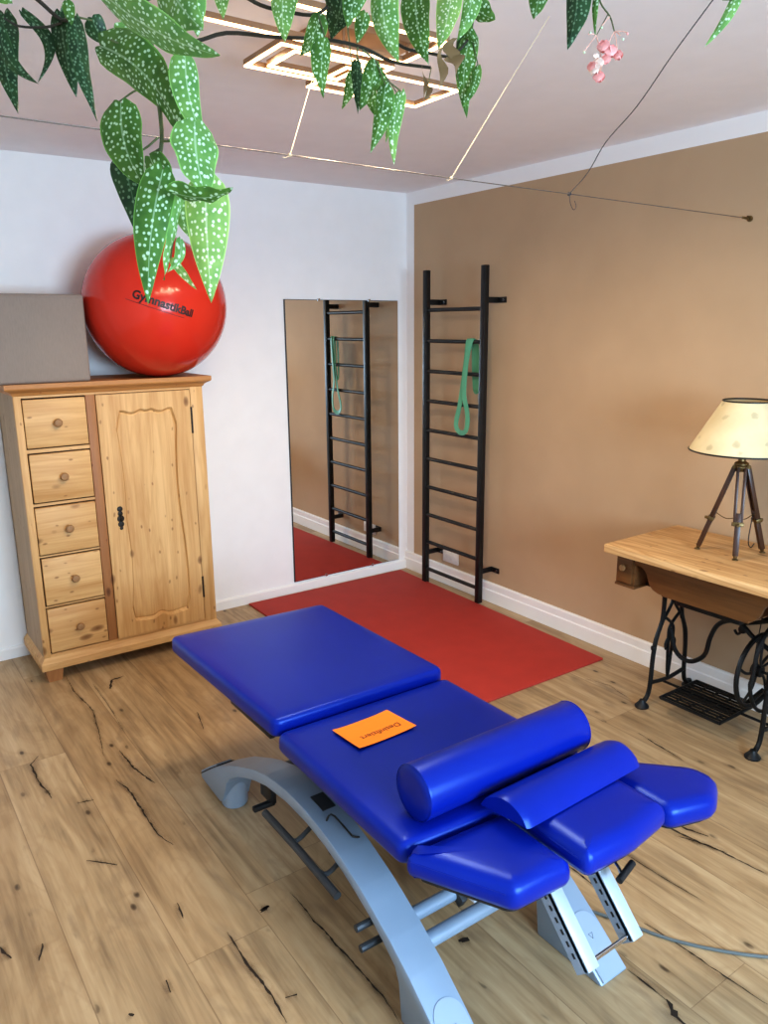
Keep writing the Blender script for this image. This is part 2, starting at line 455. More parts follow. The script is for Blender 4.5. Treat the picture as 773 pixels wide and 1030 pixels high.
# measured in metres: leaves (base, tip, width, bend, roll, tone), stems, blossoms, floor cracks
LEAVES= [[-2.74,-2.448,2.198,-2.755,-2.544,2.01,0.047,0.1,0.2,0.25],[-2.774,-2.555,2.14,-2.732,-2.613,2.044,0.025,0.28,0.2,0.25],[-2.725,-2.513,2.184,-2.72,-2.554,2.061,0.024,-0.5,0.2,0.1],[-2.67,-2.552,2.185,-2.659,-2.564,2.045,0.044,0.05,0.3,0.1],[-2.659,-2.604,2.161,-2.654,-2.659,1.988,0.032,0.1,-0.3,0.25],[-2.609,-2.529,2.192,-2.577,-2.526,2.151,0.04,0.2,0.2,0.1],[-2.674,-2.613,2.181,-2.673,-2.626,2.139,0.02,0,0.2,0.3],[-2.888,-3.047,1.908,-2.895,-3.063,1.839,0.021,0.1,0,1.0],[-2.763,-2.474,2.226,-2.736,-2.502,2.196,0.035,0,0,0.6],[-2.772,-3.092,2.031,-2.689,-3.242,1.936,0.056,0.1,0.5,0.65],[-2.674,-3.06,2.075,-2.654,-3.121,2.001,0.062,0.1,0.2,0.7],[-2.614,-2.993,2.104,-2.615,-3.014,2.028,0.035,0,0.1,0.6],[-2.744,-2.994,2.003,-2.688,-3.138,1.864,0.06,-0.2,0.3,0.5],[-2.731,-3.025,1.931,-2.728,-3.087,1.815,0.053,0.15,0.2,0.55],[-2.728,-2.995,1.869,-2.725,-3.028,1.768,0.037,-0.1,0.3,0.2],[-2.685,-3.135,1.967,-2.681,-3.171,1.857,0.035,0.12,-0.2,0.8],[-2.704,-3.198,1.878,-2.715,-3.244,1.784,0.054,0.1,-0.3,0.85],[-2.686,-3.176,1.824,-2.702,-3.21,1.675,0.053,0.02,0.1,0.9],[-2.754,-3.239,1.791,-2.707,-3.297,1.791,0.026,0.25,0.5,0.35],[-2.745,-3.198,1.824,-2.789,-3.238,1.672,0.04,0.06,0.3,0.3],[-2.72,-3.185,1.798,-2.752,-3.192,1.701,0.018,0.12,-0.9,0.8],[-2.726,-3.151,1.729,-2.706,-3.177,1.691,0.011,0,0.2,0.95],[-2.721,-3.174,1.75,-2.74,-3.172,1.711,0.013,-0.3,0.2,0.6],[-2.7,-2.924,2.049,-2.68,-2.951,2.004,0.038,0.1,0.2,0.7],[-2.73,-3.112,1.852,-2.707,-3.146,1.794,0.037,0.1,0.4,0.3],[-2.686,-3.08,1.809,-2.675,-3.105,1.754,0.021,0.1,0.1,0.75],[-2.36,-2.546,2.301,-2.367,-2.564,2.224,0.033,0.05,0.1,0.7],[-2.311,-2.719,2.26,-2.33,-2.74,2.143,0.049,0.1,0.1,0.6],[-2.27,-2.768,2.193,-2.312,-2.761,2.119,0.036,-0.1,0.2,0.45],[-2.299,-2.827,2.135,-2.316,-2.846,2.032,0.036,0.1,-0.2,0.35],[-2.228,-2.781,2.249,-2.204,-2.691,2.183,0.063,-0.1,0.2,0.2],[-2.264,-2.895,2.203,-2.295,-2.894,2.131,0.038,0.1,0.2,0.5],[-2.238,-2.913,2.202,-2.234,-2.955,2.074,0.05,0.12,0.1,0.6],[-2.203,-2.814,2.196,-2.224,-2.815,2.14,0.027,0,0.1,0.55],[-2.178,-2.727,2.123,-2.205,-2.73,2.052,0.023,-0.1,0.2,0.5],[-2.198,-2.774,2.129,-2.211,-2.795,2.03,0.022,0,-0.4,0.25],[-2.201,-2.841,2.11,-2.238,-2.841,2.022,0.034,-0.1,0.2,0.4],[-2.206,-2.878,2.061,-2.245,-2.885,1.944,0.034,-0.08,0.2,0.45],[-2.162,-2.861,2.051,-2.195,-2.862,1.97,0.016,0.1,0.3,0.7],[-2.171,-2.878,2.056,-2.201,-2.896,1.925,0.027,0.12,-0.2,0.6],[-2.18,-2.807,2.102,-2.153,-2.842,2.05,0.03,0.2,0.2,0.35],[-2.165,-2.768,2.102,-2.163,-2.791,2.028,0.025,0.1,0.2,0.4],[-2.122,-2.856,2.244,-2.124,-2.897,2.103,0.054,0.1,0.1,0.35],[-2.103,-2.939,2.222,-2.162,-2.972,2.1,0.043,-0.05,0.2,0.9],[-2.074,-2.961,2.219,-2.112,-2.962,2.125,0.031,-0.1,0.2,0.85],[-2.043,-2.924,2.205,-2.013,-2.952,2.18,0.04,0.1,0.2,0.35],[-2.016,-2.888,2.176,-2.045,-2.914,2.02,0.039,0.12,-0.1,0.5],[-2.007,-2.853,2.189,-2.021,-2.865,2.115,0.017,0.1,0.2,0.15],[-2.014,-2.908,2.116,-2.07,-2.931,2.032,0.018,-0.1,0.1,0.4],[-2.03,-2.885,2.196,-2.017,-2.908,2.151,0.022,0.1,0.1,0.35],[-2.018,-3.068,2.203,-2.038,-3.072,2.142,0.035,-0.05,0.2,0.45],[-2.011,-3.141,2.184,-2.041,-3.153,2.075,0.04,-0.1,0.2,0.15],[-1.984,-3.161,2.181,-2.001,-3.175,2.095,0.011,0.05,0.3,0.5],[-1.85,-3.328,2.149,-1.909,-3.313,2.06,0.017,-0.1,0.2,0.8]]
STEMS= [[[[-2.72,-2.503,2.227],[-2.696,-2.529,2.199],[-2.67,-2.557,2.168],[-2.649,-2.57,2.173]],0.004],[[[-2.67,-2.558,2.163],[-2.695,-2.542,2.156],[-2.732,-2.516,2.158],[-2.751,-2.498,2.172]],0.0025],[[[-2.664,-2.561,2.168],[-2.657,-2.558,2.193]],0.002],[[[-2.649,-2.57,2.173],[-2.627,-2.587,2.167]],0.002],[[[-2.699,-3.04,2.082],[-2.698,-3.055,2.033],[-2.701,-3.071,1.973],[-2.705,-3.094,1.888],[-2.714,-3.1,1.846]],0.0035],[[[-2.704,-3.087,1.956],[-2.675,-3.107,1.957]],0.0018],[[[-2.716,-3.117,1.869],[-2.702,-3.126,1.871],[-2.678,-3.137,1.892]],0.0018],[[[-2.697,-3.06,1.976],[-2.737,-3.025,2.001]],0.0018],[[[-2.71,-3.097,1.864],[-2.722,-3.091,1.857]],0.0018],[[[-2.729,-3.142,1.838],[-2.712,-3.165,1.801],[-2.723,-3.157,1.804]],0.0018],[[[-2.69,-3.041,1.89],[-2.708,-3.033,1.875],[-2.731,-3.02,1.865]],0.0016],[[[-2.675,-3.005,1.96],[-2.696,-2.991,1.957],[-2.718,-2.98,1.942]],0.0016],[[[-2.712,-3.165,1.801],[-2.686,-3.176,1.824]],0.0016],[[[-2.714,-3.1,1.846],[-2.702,-3.121,1.803],[-2.719,-3.131,1.731]],0.0014],[[[-2.706,-3.077,2.025],[-2.741,-3.046,2.047]],0.0018],[[[-2.705,-3.075,2.037],[-2.659,-3.1,2.06]],0.002],[[[-2.487,-2.485,2.205],[-2.428,-2.534,2.182],[-2.366,-2.573,2.198],[-2.293,-2.626,2.19],[-2.207,-2.689,2.183],[-2.154,-2.73,2.168],[-2.111,-2.769,2.141],[-2.052,-2.814,2.129]],0.0042],[[[-2.361,-2.623,2.254],[-2.331,-2.651,2.23],[-2.29,-2.683,2.217],[-2.245,-2.716,2.213],[-2.199,-2.737,2.252],[-2.14,-2.775,2.266]],0.0038],[[[-2.186,-2.777,2.147],[-2.169,-2.795,2.127]],0.002],[[[-2.181,-2.753,2.158],[-2.186,-2.756,2.136]],0.0018],[[[-2.201,-2.841,2.11],[-2.193,-2.86,2.067]],0.0018],[[[-2.191,-2.858,2.077],[-2.171,-2.878,2.056]],0.0016],[[[-2.274,-2.765,2.193],[-2.27,-2.78,2.153]],0.0018],[[[-2.169,-2.689,2.273],[-2.177,-2.728,2.123]],0.0016],[[[-2.188,-2.823,2.117],[-2.162,-2.861,2.051]],0.0012],[[[-2.152,-2.791,2.183],[-2.123,-2.821,2.15],[-2.085,-2.85,2.14],[-2.051,-2.876,2.135],[-2.016,-2.888,2.176],[-1.999,-2.875,2.261],[-1.987,-2.869,2.308]],0.003],[[[-2.067,-2.893,2.251],[-2.036,-2.918,2.24]],0.002],[[[-2.05,-2.878,2.133],[-2.046,-2.903,2.055]],0.0014],[[[-2.016,-2.888,2.176],[-2.014,-2.908,2.116]],0.0014],[[[-2.086,-2.858,2.113],[-2.104,-2.863,2.056]],0.001],[[[-1.959,-3.134,2.205],[-1.96,-3.146,2.162],[-1.95,-3.16,2.138],[-1.948,-3.169,2.114]],0.0016],[[[-1.952,-3.157,2.142],[-1.973,-3.153,2.108]],0.001],[[[-1.994,-3.125,2.193],[-1.968,-3.142,2.201],[-2.043,-3.092,2.19]],0.002],[[[-1.867,-3.312,2.161],[-1.85,-3.328,2.149]],0.0018],[[[-1.861,-3.325,2.131],[-1.876,-3.316,2.13]],0.0006]]
FSTALK= [[[-1.948, -3.169, 2.114], [-1.968, -3.174, 2.09]], [[-1.948, -3.169, 2.114], [-1.95, -3.183, 2.104]], [[-1.948, -3.169, 2.114], [-1.939, -3.19, 2.108]], [[-1.973, -3.153, 2.108], [-1.992, -3.152, 2.107]], [[-1.973, -3.153, 2.108], [-2.002, -3.154, 2.079]], [[-1.973, -3.153, 2.108], [-1.981, -3.172, 2.066]], [[-1.95, -3.16, 2.138], [-1.972, -3.163, 2.12]], [[-1.948, -3.169, 2.114], [-1.957, -3.184, 2.085]]]
BLOOMS= [[-1.978, -3.174, 2.088, 0.0146, 1], [-1.97, -3.182, 2.08, 0.0146, 1], [-1.961, -3.19, 2.073, 0.0114, 2], [-1.995, -3.173, 2.052, 0.0146, 0], [-1.992, -3.179, 2.039, 0.013, 2], [-1.999, -3.17, 2.055, 0.0114, 1], [-1.978, -3.18, 2.067, 0.0114, 1], [-1.99, -3.174, 2.061, 0.013, 0], [-2.006, -3.158, 2.076, 0.0041, 3], [-1.952, -3.191, 2.096, 0.0041, 3], [-1.944, -3.193, 2.105, 0.0041, 1], [-1.994, -3.158, 2.107, 0.0041, 0], [-1.977, -3.167, 2.115, 0.0041, 0], [-1.991, -3.17, 2.071, 0.0065, 0]]
CRACKS= [[[[-2.364,-0.384],[-2.376,-0.576],[-2.355,-0.821],[-2.382,-1.008],[-2.423,-1.236]],0.003],[[[-2.36,-1.229],[-2.356,-1.385],[-2.325,-1.535]],0.007],[[[-2.434,-1.425],[-2.414,-1.545],[-2.416,-1.698],[-2.414,-1.828],[-2.394,-1.916]],0.006],[[[-2.632,-1.077],[-2.671,-1.13],[-2.671,-1.252],[-2.657,-1.412]],0.006],[[[-2.645,-1.826],[-2.607,-1.863],[-2.574,-1.906]],0.006],[[[-2.479,-2.175],[-2.487,-2.243]],0.005],[[[-2.405,-2.365],[-2.406,-2.441],[-2.406,-2.536],[-2.403,-2.64],[-2.408,-2.719]],0.006],[[[-2.859,-2.163],[-2.837,-2.105]],0.006],[[[-2.934,-2.051],[-2.919,-2.111]],0.007],[[[-2.232,-0.658],[-2.194,-0.571],[-2.136,-0.562]],0.012],[[[-1.986,-1.112],[-2.023,-1.27]],0.004],[[[-2.589,-1.49],[-2.536,-1.506]],0.006],[[[-2.604,-2.424],[-2.608,-2.468]],0.005],[[[-2.377,-2.652],[-2.349,-2.663]],0.006],[[[-2.716,-2.47],[-2.707,-2.482]],0.008],[[[-2.295,-2.346],[-2.265,-2.348]],0.01],[[[-2.281,-0.548],[-2.286,-0.871],[-2.299,-1.107]],0.0015],[[[-2.188,-2.329],[-2.187,-2.472],[-2.181,-2.656],[-2.177,-2.802],[-2.185,-2.883]],0.005],[[[-2.296,-2.354],[-2.268,-2.338]],0.01],[[[-0.582,-2.357],[-0.597,-2.469],[-0.616,-2.594]],0.005],[[[-1.02,-2.741],[-1.011,-2.848],[-1.004,-2.913],[-0.972,-2.992]],0.006],[[[-0.969,-2.802],[-0.971,-2.847],[-0.947,-2.91]],0.007],[[[-0.363,-1.898],[-0.332,-2.011],[-0.368,-2.157]],0.002],[[[-1.033,-2.84],[-0.988,-2.94],[-0.974,-3.062],[-0.966,-3.122]],0.005],[[[-1.429,-2.734],[-1.428,-2.809],[-1.431,-2.879]],0.005],[[[-1.607,-3.099],[-1.604,-3.165],[-1.606,-3.214]],0.004],[[[-1.608,-3.212],[-1.625,-3.239],[-1.628,-3.261],[-1.625,-3.296]],0.016],[[[-1.436,-3.023],[-1.426,-3.139],[-1.425,-3.219],[-1.42,-3.307],[-1.415,-3.371]],0.004],[[[-1.238,-2.792],[-1.236,-2.933],[-1.225,-3.083]],0.0025],[[[-1.898,-2.772],[-1.875,-2.777]],0.012],[[[-1.904,-2.768],[-1.876,-2.779]],0.01]]
DRY= [[-2.063, -2.899, 2.156, -2.075, -2.905, 2.107, 0.0255], [-2.082, -2.891, 2.139, -2.102, -2.899, 2.065, 0.0146], [-2.077, -2.898, 2.126, -2.066, -2.915, 2.096, 0.0219], [-2.12, -2.874, 2.107, -2.124, -2.891, 2.04, 0.0055], [-2.121, -2.884, 2.068, -2.112, -2.896, 2.051, 0.0128]]
WIN_P = 170; LED_P = 12; EXPO = -0.02
# ------------------------------------------------------------------ the room
XL, YF, H = -4.3, -5.6, 2.43
bm = B()
v = [bm.verts.new(p) for p in ((XL-.1, YF-.1, 0), (.1, YF-.1, 0), (.1, .1, 0), (XL-.1, .1, 0))]
bm.faces.new(v)
v2 = [bm.verts.new((p.co.x, p.co.y, -.08)) for p in v]; bm.faces.new(v2[::-1])
for i in range(4): bm.faces.new((v[i], v2[i], v2[(i+1) % 4], v[(i+1) % 4]))
bmesh.ops.recalc_face_normals(bm, faces=bm.faces)
rc = random.Random(3); uve = bm.loops.layers.uv.new('edge')
for pts, w in CRACKS:                                   # open grain cracks and knots lying in the boards
    P = []
    for i in range(len(pts)-1):
        a, b = Vector(pts[i]), Vector(pts[i+1]); n = max(2, int((b-a).length/.012))
        for k in range(n): P.append(a.lerp(b, k/n))
    P.append(Vector(pts[-1]))
    off = 0; L = []; Rr = []
    for i, p in enumerate(P):
        t = (P[min(i+1, len(P)-1)]-P[max(i-1, 0)]).normalized(); nn = Vector((-t.y, t.x))
        off = off*.8+rc.uniform(-1, 1)*w*.35
        e = math.sin(PI*(i+.3)/(len(P)-.4))**.5 if len(P) > 2 else 1
        ww = w*.75*e*rc.uniform(.25, 1.0)
        c = p+nn*off
        L.append(bm.verts.new((*(c+nn*ww), .0006))); Rr.append(bm.verts.new((*(c-nn*ww), .0006)))
    hw = min(.03, w*3+.006); prev = None
    for i, p in enumerate(P):
        t = (P[min(i+1, len(P)-1)]-P[max(i-1, 0)]).normalized(); nn = Vector((-t.y, t.x)); e = math.sin(PI*(i+.3)/(len(P)-.4))**.5
        row = [(bm.verts.new((*(p+nn*hw*s_), .0003)), s_, e) for s_ in (-1, 0, 1)]
        if prev:
            for j in (0, 1):
                qd = (prev[j], row[j], row[j+1], prev[j+1])
                f = bm.faces.new([x[0] for x in qd]); f.material_index = 2
                for lp, x in zip(f.loops, qd): lp[uve].uv = (x[1], x[2])
                f.normal_update()
                if f.normal.z < 0: f.normal_flip()
        prev = row
    for i in range(len(P)-1):
        f = bm.faces.new((L[i], Rr[i], Rr[i+1], L[i+1])); f.material_index = 1
        f.normal_update()
        if f.normal.z < 0: f.normal_flip()
struct('floor', bm, [M['floor'], M['crack'], M['stain']], smooth=False)
bm = B(); box(bm, XL-.1, .1, YF-.1, .1, H, H+.08); struct('ceiling', bm, M['ceiling'], smooth=False)
bm = B(); box(bm, XL-.1, .1, 0, .1, 0, H); struct('wall_back', bm, M['white_wall'], smooth=False)
bm = B(); box(bm, 0, .1, YF-.1, 0, 0, H); struct('wall_right', bm, M['beige_wall'], smooth=False)
bm = B(); box(bm, XL-.1, XL, YF-.1, 0, 0, H); struct('wall_left', bm, M['white_wall'], smooth=False)
WX0, WX1, WZ0, WZ1 = -2.85, -1.05, .15, 1.95
bm = B()
box(bm, XL, WX0, YF-.1, YF, 0, H); box(bm, WX1, 0, YF-.1, YF, 0, H)
box(bm, WX0, WX1, YF-.1, YF, 0, WZ0); box(bm, WX0, WX1, YF-.1, YF, WZ1, H)
struct('wall_front', bm, M['white_wall'], smooth=False)
bm = B()
mid = (WX0+WX1)/2
for a, b, c, d in ((WX0, WX0+.06, WZ0, WZ1), (WX1-.06, WX1, WZ0, WZ1), (mid-.04, mid+.04, WZ0+.06, WZ1-.06)):
    box(bm, a, b, YF-.07, YF-.01, c, d, .004)
for c, d in ((WZ0, WZ0+.06), (WZ1-.06, WZ1)): box(bm, WX0+.06, WX1-.06, YF-.07, YF-.01, c, d, .004)
struct('window_1', bm, M['window_white'])

bm = B(); prism(bm, [(-.0,0), (-.022,0), (-.022,.072), (-.017,.078), (-.017,.114), (-.012,.12), (0,.12)], 'y', YF, 0)
struct('baseboard_right', bm, M['white_trim'], angle=20)
bm = B(); prism(bm, [(0,0), (-.016,0), (-.016,.052), (-.010,.06), (0,.06)], 'x', XL, -.022)
struct('baseboard_back', bm, M['white_trim'], angle=20)
bm = B(); prism(bm, [(XL,0), (XL+.016,0), (XL+.016,.052), (XL+.010,.06), (XL,.06)], 'y', YF, -.016)
struct('baseboard_left', bm, M['white_trim'], angle=20)

# ------------------------------------------------------------------ red mat
bm = B()
q = [(-.095,-.052), (-1.222,-.034), (-1.24,-1.80), (-.132,-1.808)]
prism(bm, q, 'z', 0, .012, .003, 2)
tag(obj('floor_mat', bm, M['mat_red']), 'thin red exercise mat on the wooden floor under the mirror and black wall bars', 'mat')

# ------------------------------------------------------------------ mirror
t = thing('wall_mirror', 'tall frameless rectangular mirror on the white wall reflecting the wall bars', 'mirror', (-.483, 0, .075))
bm = B(); q = [(-.886,.074), (-.080,.075), (-.081,1.782), (-.887,1.784)]
prism(bm, q, 'y', -.012, -.003); obj('mirror_glass', bm, M['mirror'], t, smooth=False)
bm = B(); prism(bm, [(-.890,.071), (-.077,.072), (-.078,1.785), (-.891,1.787)], 'y', -.0085, -.0005); obj('backing', bm, M['black_plastic'], t, smooth=False)
for x, z in ((-.66, 1.784), (-.30, 1.783), (-.66, .074), (-.30, .074)):
    bm = B(); box(bm, x-.008, x+.008, -.016, -.0005, z-.006, z+.010, .002); obj('mirror_clip', bm, M['chrome'], t)

# ------------------------------------------------------------------ wall bars
t = thing('wall_bars', 'tall black metal wall bars ladder mounted on the beige wall beside the mirror', 'wall bars', (-.104, -.593, 0))
for y in (-.3375, -.849):
    bm = B(); box(bm, -.121, -.087, y-.0175, y+.0175, .004 if y > -.5 else .013, 1.95, .004); obj('upright', bm, M['black_metal'], t)
for i in range(10):
    z = 1.721-.18*i
    bm = B(); tube(bm, [(-.104, -.354, z), (-.104, -.832, z)], .0115, 12); obj('rung', bm, M['black_metal'], t)
for y, s in ((-.3375, -1), (-.849, -1)):
    for z in (1.767, .205):
        bm = B()
        box(bm, -.088, -.001, y-.004, y+.004, z-.016, z+.016, .002)
        box(bm, -.006, -.001, y-.066, y-.002, z-.016, z+.016, .002)
        b = obj('wall_bracket', bm, M['black_metal'], t)
        bm = B(); lathe(bm, [(.0, 0), (.007, 0), (.006, .004), (0, .005)], (-.006, y-.045, z), (-1, 0, 0), 10); obj('screw', bm, M['chrome'], b)

# resistance band: flat loop folded over the second rung from the top
zr = 1.721-.18
bm = B()
path = [(-.135,-.775,1.30), (-.132,-.765,1.42), (-.124,-.762,1.53), (-.110,-.758,zr+.016), (-.092,-.757,1.53), (-.086,-.750,1.38), (-.088,-.744,1.28)]
front = [(-.098,-.742,zr+.015), (-.119,-.737,zr+.006), (-.126,-.730,1.45), (-.128,-.706,1.30), (-.127,-.680,1.18), (-.125,-.650,1.09), (-.125,-.653,1.045), (-.126,-.690,1.022), (-.128,-.735,1.035), (-.129,-.752,1.085), (-.130,-.748,1.15), (-.131,-.722,1.24), (-.133,-.728,1.34), (-.131,-.744,1.46), (-.122,-.762,zr+.003), (-.104,-.766,zr+.016), (-.086,-.770,1.52), (-.080,-.778,1.38), (-.080,-.775,1.29), (-.077,-.765,1.262), (-.075,-.752,1.28), (-.078,-.745,1.40), (-.083,-.742,1.53), (-.098,-.742,zr+.015)]
pp = smooth_path(front, 5); n = len(pp); rings = []
for i, p in enumerate(pp):
    tt = (pp[min(i+1, n-1)]-pp[max(i-1, 0)]).normalized()
    ref = V(1, .25, 0) if abs(tt.x) < .6 else V(0, 0, 1)
    u = (ref-tt*ref.dot(tt)).normalized(); w = tt.cross(u)
    if rings and w.dot(lw) < 0: w = -w; u = -u
    if rings: w = (w+lw).normalized(); u = w.cross(tt).normalized()
    lw = w
    rings.append([bm.verts.new(p+w*a*.0145+u*b*.002) for a, b in ((-1,-1), (1,-1), (1,1), (-1,1))])
for i in range(n-1):
    for k in range(4): bm.faces.new((rings[i][k], rings[i][(k+1) % 4], rings[i+1][(k+1) % 4], rings[i+1][k]))
bmesh.ops.recalc_face_normals(bm, faces=bm.faces)
tag(obj('resistance_band', bm, M['band']), 'green latex resistance band looped over the second rung of the wall bars', 'exercise band')

# socket
t = thing('wall_socket', 'white double power socket low on the beige wall behind the wall bars', 'socket', (0, -.473, .185))
bm = B(); box(bm, -.011, -.0005, -.548, -.398, .148, .222, .004); obj('cover_plate', bm, M['white_plastic'], t)
for y in (-.436, -.510):
    bm = B(); lathe(bm, [(.021, 0), (.021, .002), (.017, .0022), (.016, -.006)], (-.0105, y, .185), (-1, 0, 0), 24); s = obj('socket_recess', bm, M['white_plastic'], t)
    bm = B()
    lathe(bm, [(0, 0), (.0155, 0), (.0155, .0008), (0, .0008)], (-.0098, y, .185), (-1, 0, 0), 20)
    obj('socket_face', bm, M['socket_hole'], s)

# ------------------------------------------------------------------ pine cabinet
CX0, CX1, CYF, CYB = -2.455, -1.588, -.42, -.025
t = thing('pine_cabinet', 'old stripped pine cabinet with five drawers and one panelled door against the white wall', 'cabinet', (-2.02, -.22, 0))
for x in (CX0+.038, CX1-.038):
    for y in (CYF+.03, CYB-.05):
        bm = B(); lo, hi = .030, .040
        vs = [bm.verts.new((x+sx*r, y+sy*r, z)) for z, r in ((0, lo), (.066, hi)) for sx, sy in ((-1,-1), (1,-1), (1,1), (-1,1))]
        for f in ((3,2,1,0), (4,5,6,7), (0,1,5,4), (1,2,6,5), (2,3,7,6), (3,0,4,7)): bm.faces.new([vs[i] for i in f])
        obj('foot', bm, M['pine_red'], t)
bm = B()
prof = [(-.018, .066), (-.018, .098), (-.012, .108), (-.004, .118), (0, .124)]
def ringbox(bm, prof, closed_top=False):
    """moulding that runs round front and both sides; prof = (outward offset as -, z)"""
    R_ = []
    for o_, z in prof:
        k = -o_
        R_.append([bm.verts.new(p) for p in ((CX0-k, CYB, z), (CX0-k, CYF-k, z), (CX1+k, CYF-k, z), (CX1+k, CYB, z))])
    fs = []
    for i in range(len(R_)-1):
        for j in range(4): fs.append(bm.faces.new((R_[i][j], R_[i][(j+1) % 4], R_[i+1][(j+1) % 4], R_[i+1][j])))
    fs.append(bm.faces.new(R_[0][::-1])); fs.append(bm.faces.new(R_[-1]))
    bmesh.ops.recalc_face_normals(bm, faces=fs)
ringbox(bm, prof); obj('plinth', bm, M['pine_x'], t, angle=25)
# carcass: sides, back, top, bottom and face frame
bm = B()
box(bm, CX0, CX0+.022, CYF+.022, CYB, .12, 1.365); box(bm, CX1-.022, CX1, CYF+.022, CYB, .12, 1.365)
box(bm, CX0, CX1, CYB-.012, CYB, .12, 1.365)
obj('carcass', bm, M['pine_shaded'], t, smooth=False)
bm = B()
box(bm, CX0, -2.424, CYF, CYF+.022, .12, 1.365, .002); obj('face_stile', bm, M['pine_z'], t)
bm = B(); box(bm, -1.652, CX1, CYF, CYF+.022, .12, 1.365, .002)
obj('face_stile', bm, M['pine_z'], t)
DZ = [(1.118, 1.338), (.870, 1.094), (.625, .850), (.379, .610), (.143, .365)]
for x1_, za, zb in [(-1.652, 1.342, 1.365), (-1.652, .12, .139)]+[(-2.152, DZ[i+1][1]+.004, DZ[i][0]-.004) for i in range(4)]:
    bm = B(); box(bm, -2.424, x1_, CYF+.0015, CYF+.022, za, zb); obj('face_rail', bm, M['pine_x'], t)
bm = B(); box(bm, -2.424, -1.652, CYF+.016, CYF+.024, .139, 1.342); obj('inner_shadow_board', bm, M['gap'], t, smooth=False)
bm = B(); box(bm, -2.152, -2.110, CYF-.001, CYF+.018, .139, 1.342, .002); obj('centre_stile', bm, M['pine_red'], t)
bm = B(); ringbox(bm, [(0, 1.352), (-.006, 1.358), (-.010, 1.366), (-.022, 1.374), (-.034, 1.380), (-.037, 1.386), (-.037, 1.404)])
obj('cornice', bm, M['pine_crown'], t, angle=25)
for i, (a, b) in enumerate(DZ):
    dx = (.0, .002, .0, .003, .001)[i]
    bm = B(); box(bm, -2.421+dx, -2.155, CYF-.004-.001*(i % 3), CYF+.016, a+.002, b-.003, .003)
    dr = obj('drawer', bm, M['pine_x'], t)
    bm = B(); lathe(bm, [(0, 0), (.011, 0), (.008, .006), (.008, .010), (.017, .016), (.019, .022), (.015, .029), (.004, .031), (0, .031)], (-2.285+dx, CYF-.005, (a+b)/2), (0, -1, 0), 18)
    obj('knob', bm, M['knob_wood'], dr)
# door with a curved recessed panel
dx0, dx1, dz0, dz1 = -2.107, -1.657, .141, 1.339
def panel_outline():
    pts = []
    L_, R_, Bt, T_ = -2.036, -1.722, .225, 1.238
    n = 22
    for i in range(n):            # top edge, left to right, double ogee
        u = i/(n-1); x = L_+.03+(R_-L_-.06)*u
        z = T_+.012+.018*math.sin(PI*u)-.022*math.exp(-((u-.5)/.09)**2)+.012*math.cos(4*PI*u)
        pts.append((x, z))
    for i in range(1, n):         # right side downwards
        u = i/n; z = T_-.01-(T_-Bt-.02)*u
        x = R_-.004-.012*math.sin(2*PI*u)*(1 if u > .5 else .6)-.014*math.sin(PI*u)
        pts.append((x, z))
    for i in range(n):            # bottom right to left
        u = i/(n-1); x = R_-.02-(R_-L_-.04)*u
        z = Bt-.012-.012*math.sin(PI*u)+.020*math.exp(-((u-.5)/.10)**2)
        pts.append((x, z))
    for i in range(1, n):         # left side upwards
        u = i/n; z = Bt+.01+(T_-Bt-.02)*u
        x = L_+.004+.012*math.sin(2*PI*u)*(.6 if u > .5 else -1)*-1+.014*math.sin(PI*u)
        pts.append((x, z))
    return pts
inner = panel_outline()
cx, cz = (dx0+dx1)/2, (dz0+dz1)/2
def to_rect(p):
    # nearest point of the rectangle outline, corners kept by a squarish mapping
    ux, uz = (p[0]-cx)/.154, (p[1]-cz)/.51
    m = max(abs(ux), abs(uz)); return (cx+ux/m*(dx1-dx0)/2, cz+uz/m*(dz1-dz0)/2)
bm = B(); yf = CYF-.006
n = len(inner)
cc = [(sum(p[0] for p in inner)/n), (sum(p[1] for p in inner)/n)]
sh = lambda p, k: (p[0]+(cc[0]-p[0])*k/.154, p[1]+(cc[1]-p[1])*k/.51)
outer = [to_rect(p) for p in inner]
for cor in ((dx0,dz0), (dx0,dz1), (dx1,dz0), (dx1,dz1)):
    j = min(range(n), key=lambda k: (outer[k][0]-cor[0])**2+(outer[k][1]-cor[1])**2); outer[j] = cor
loops = [[bm.verts.new((x, yf+.020, z)) for x, z in outer],
         [bm.verts.new((x, yf, z)) for x, z in outer],
         [bm.verts.new((p[0], yf, p[1])) for p in inner],
         [bm.verts.new((sh(p,.004)[0], yf+.016, sh(p,.012)[1])) for p in inner],
         [bm.verts.new((sh(p,.009)[0], yf+.012, sh(p,.02)[1])) for p in inner]]
fs = []
for a, b in zip(loops, loops[1:]):
    for i in range(n): fs.append(bm.faces.new((a[i], a[(i+1) % n], b[(i+1) % n], b[i])))
f = bm.faces.new(loops[-1]); fs.append(f)
bmesh.ops.recalc_face_normals(bm, faces=fs)
if f.normal.y > 0:
    for g in fs: g.normal_flip()
bmesh.ops.triangulate(bm, faces=[f])
door = obj('door', bm, M['pine_z'], t, angle=25)
bm = B()
for (x, z, r) in ((0, .030, .011), (0, .012, .010), (0, -.008, .014), (0, -.030, .012), (0, -.046, .007)):
    lathe(bm, [(0, 0), (r*1.25, 0), (r, .003), (0, .004)], (-2.044, yf, .755+z*1.25), (0, -1, 0), 14)
esc = obj('escutcheon', bm, M['antique'], door)
bm = B(); tube(bm, [(-2.044, yf-.004, .768), (-2.044, yf-.012, .763), (-2.044, yf-.014, .751), (-2.044, yf-.008, .737)], .004, 8, 3); obj('key', bm, M['black_metal'], esc)
for z0, z1 in ((1.125, 1.255), (.262, .375)):
    bm = B(); tube(bm, [(-1.654, yf-.001, z0), (-1.654, yf-.001, z1)], .005, 8); obj('hinge', bm, M['antique'], door)

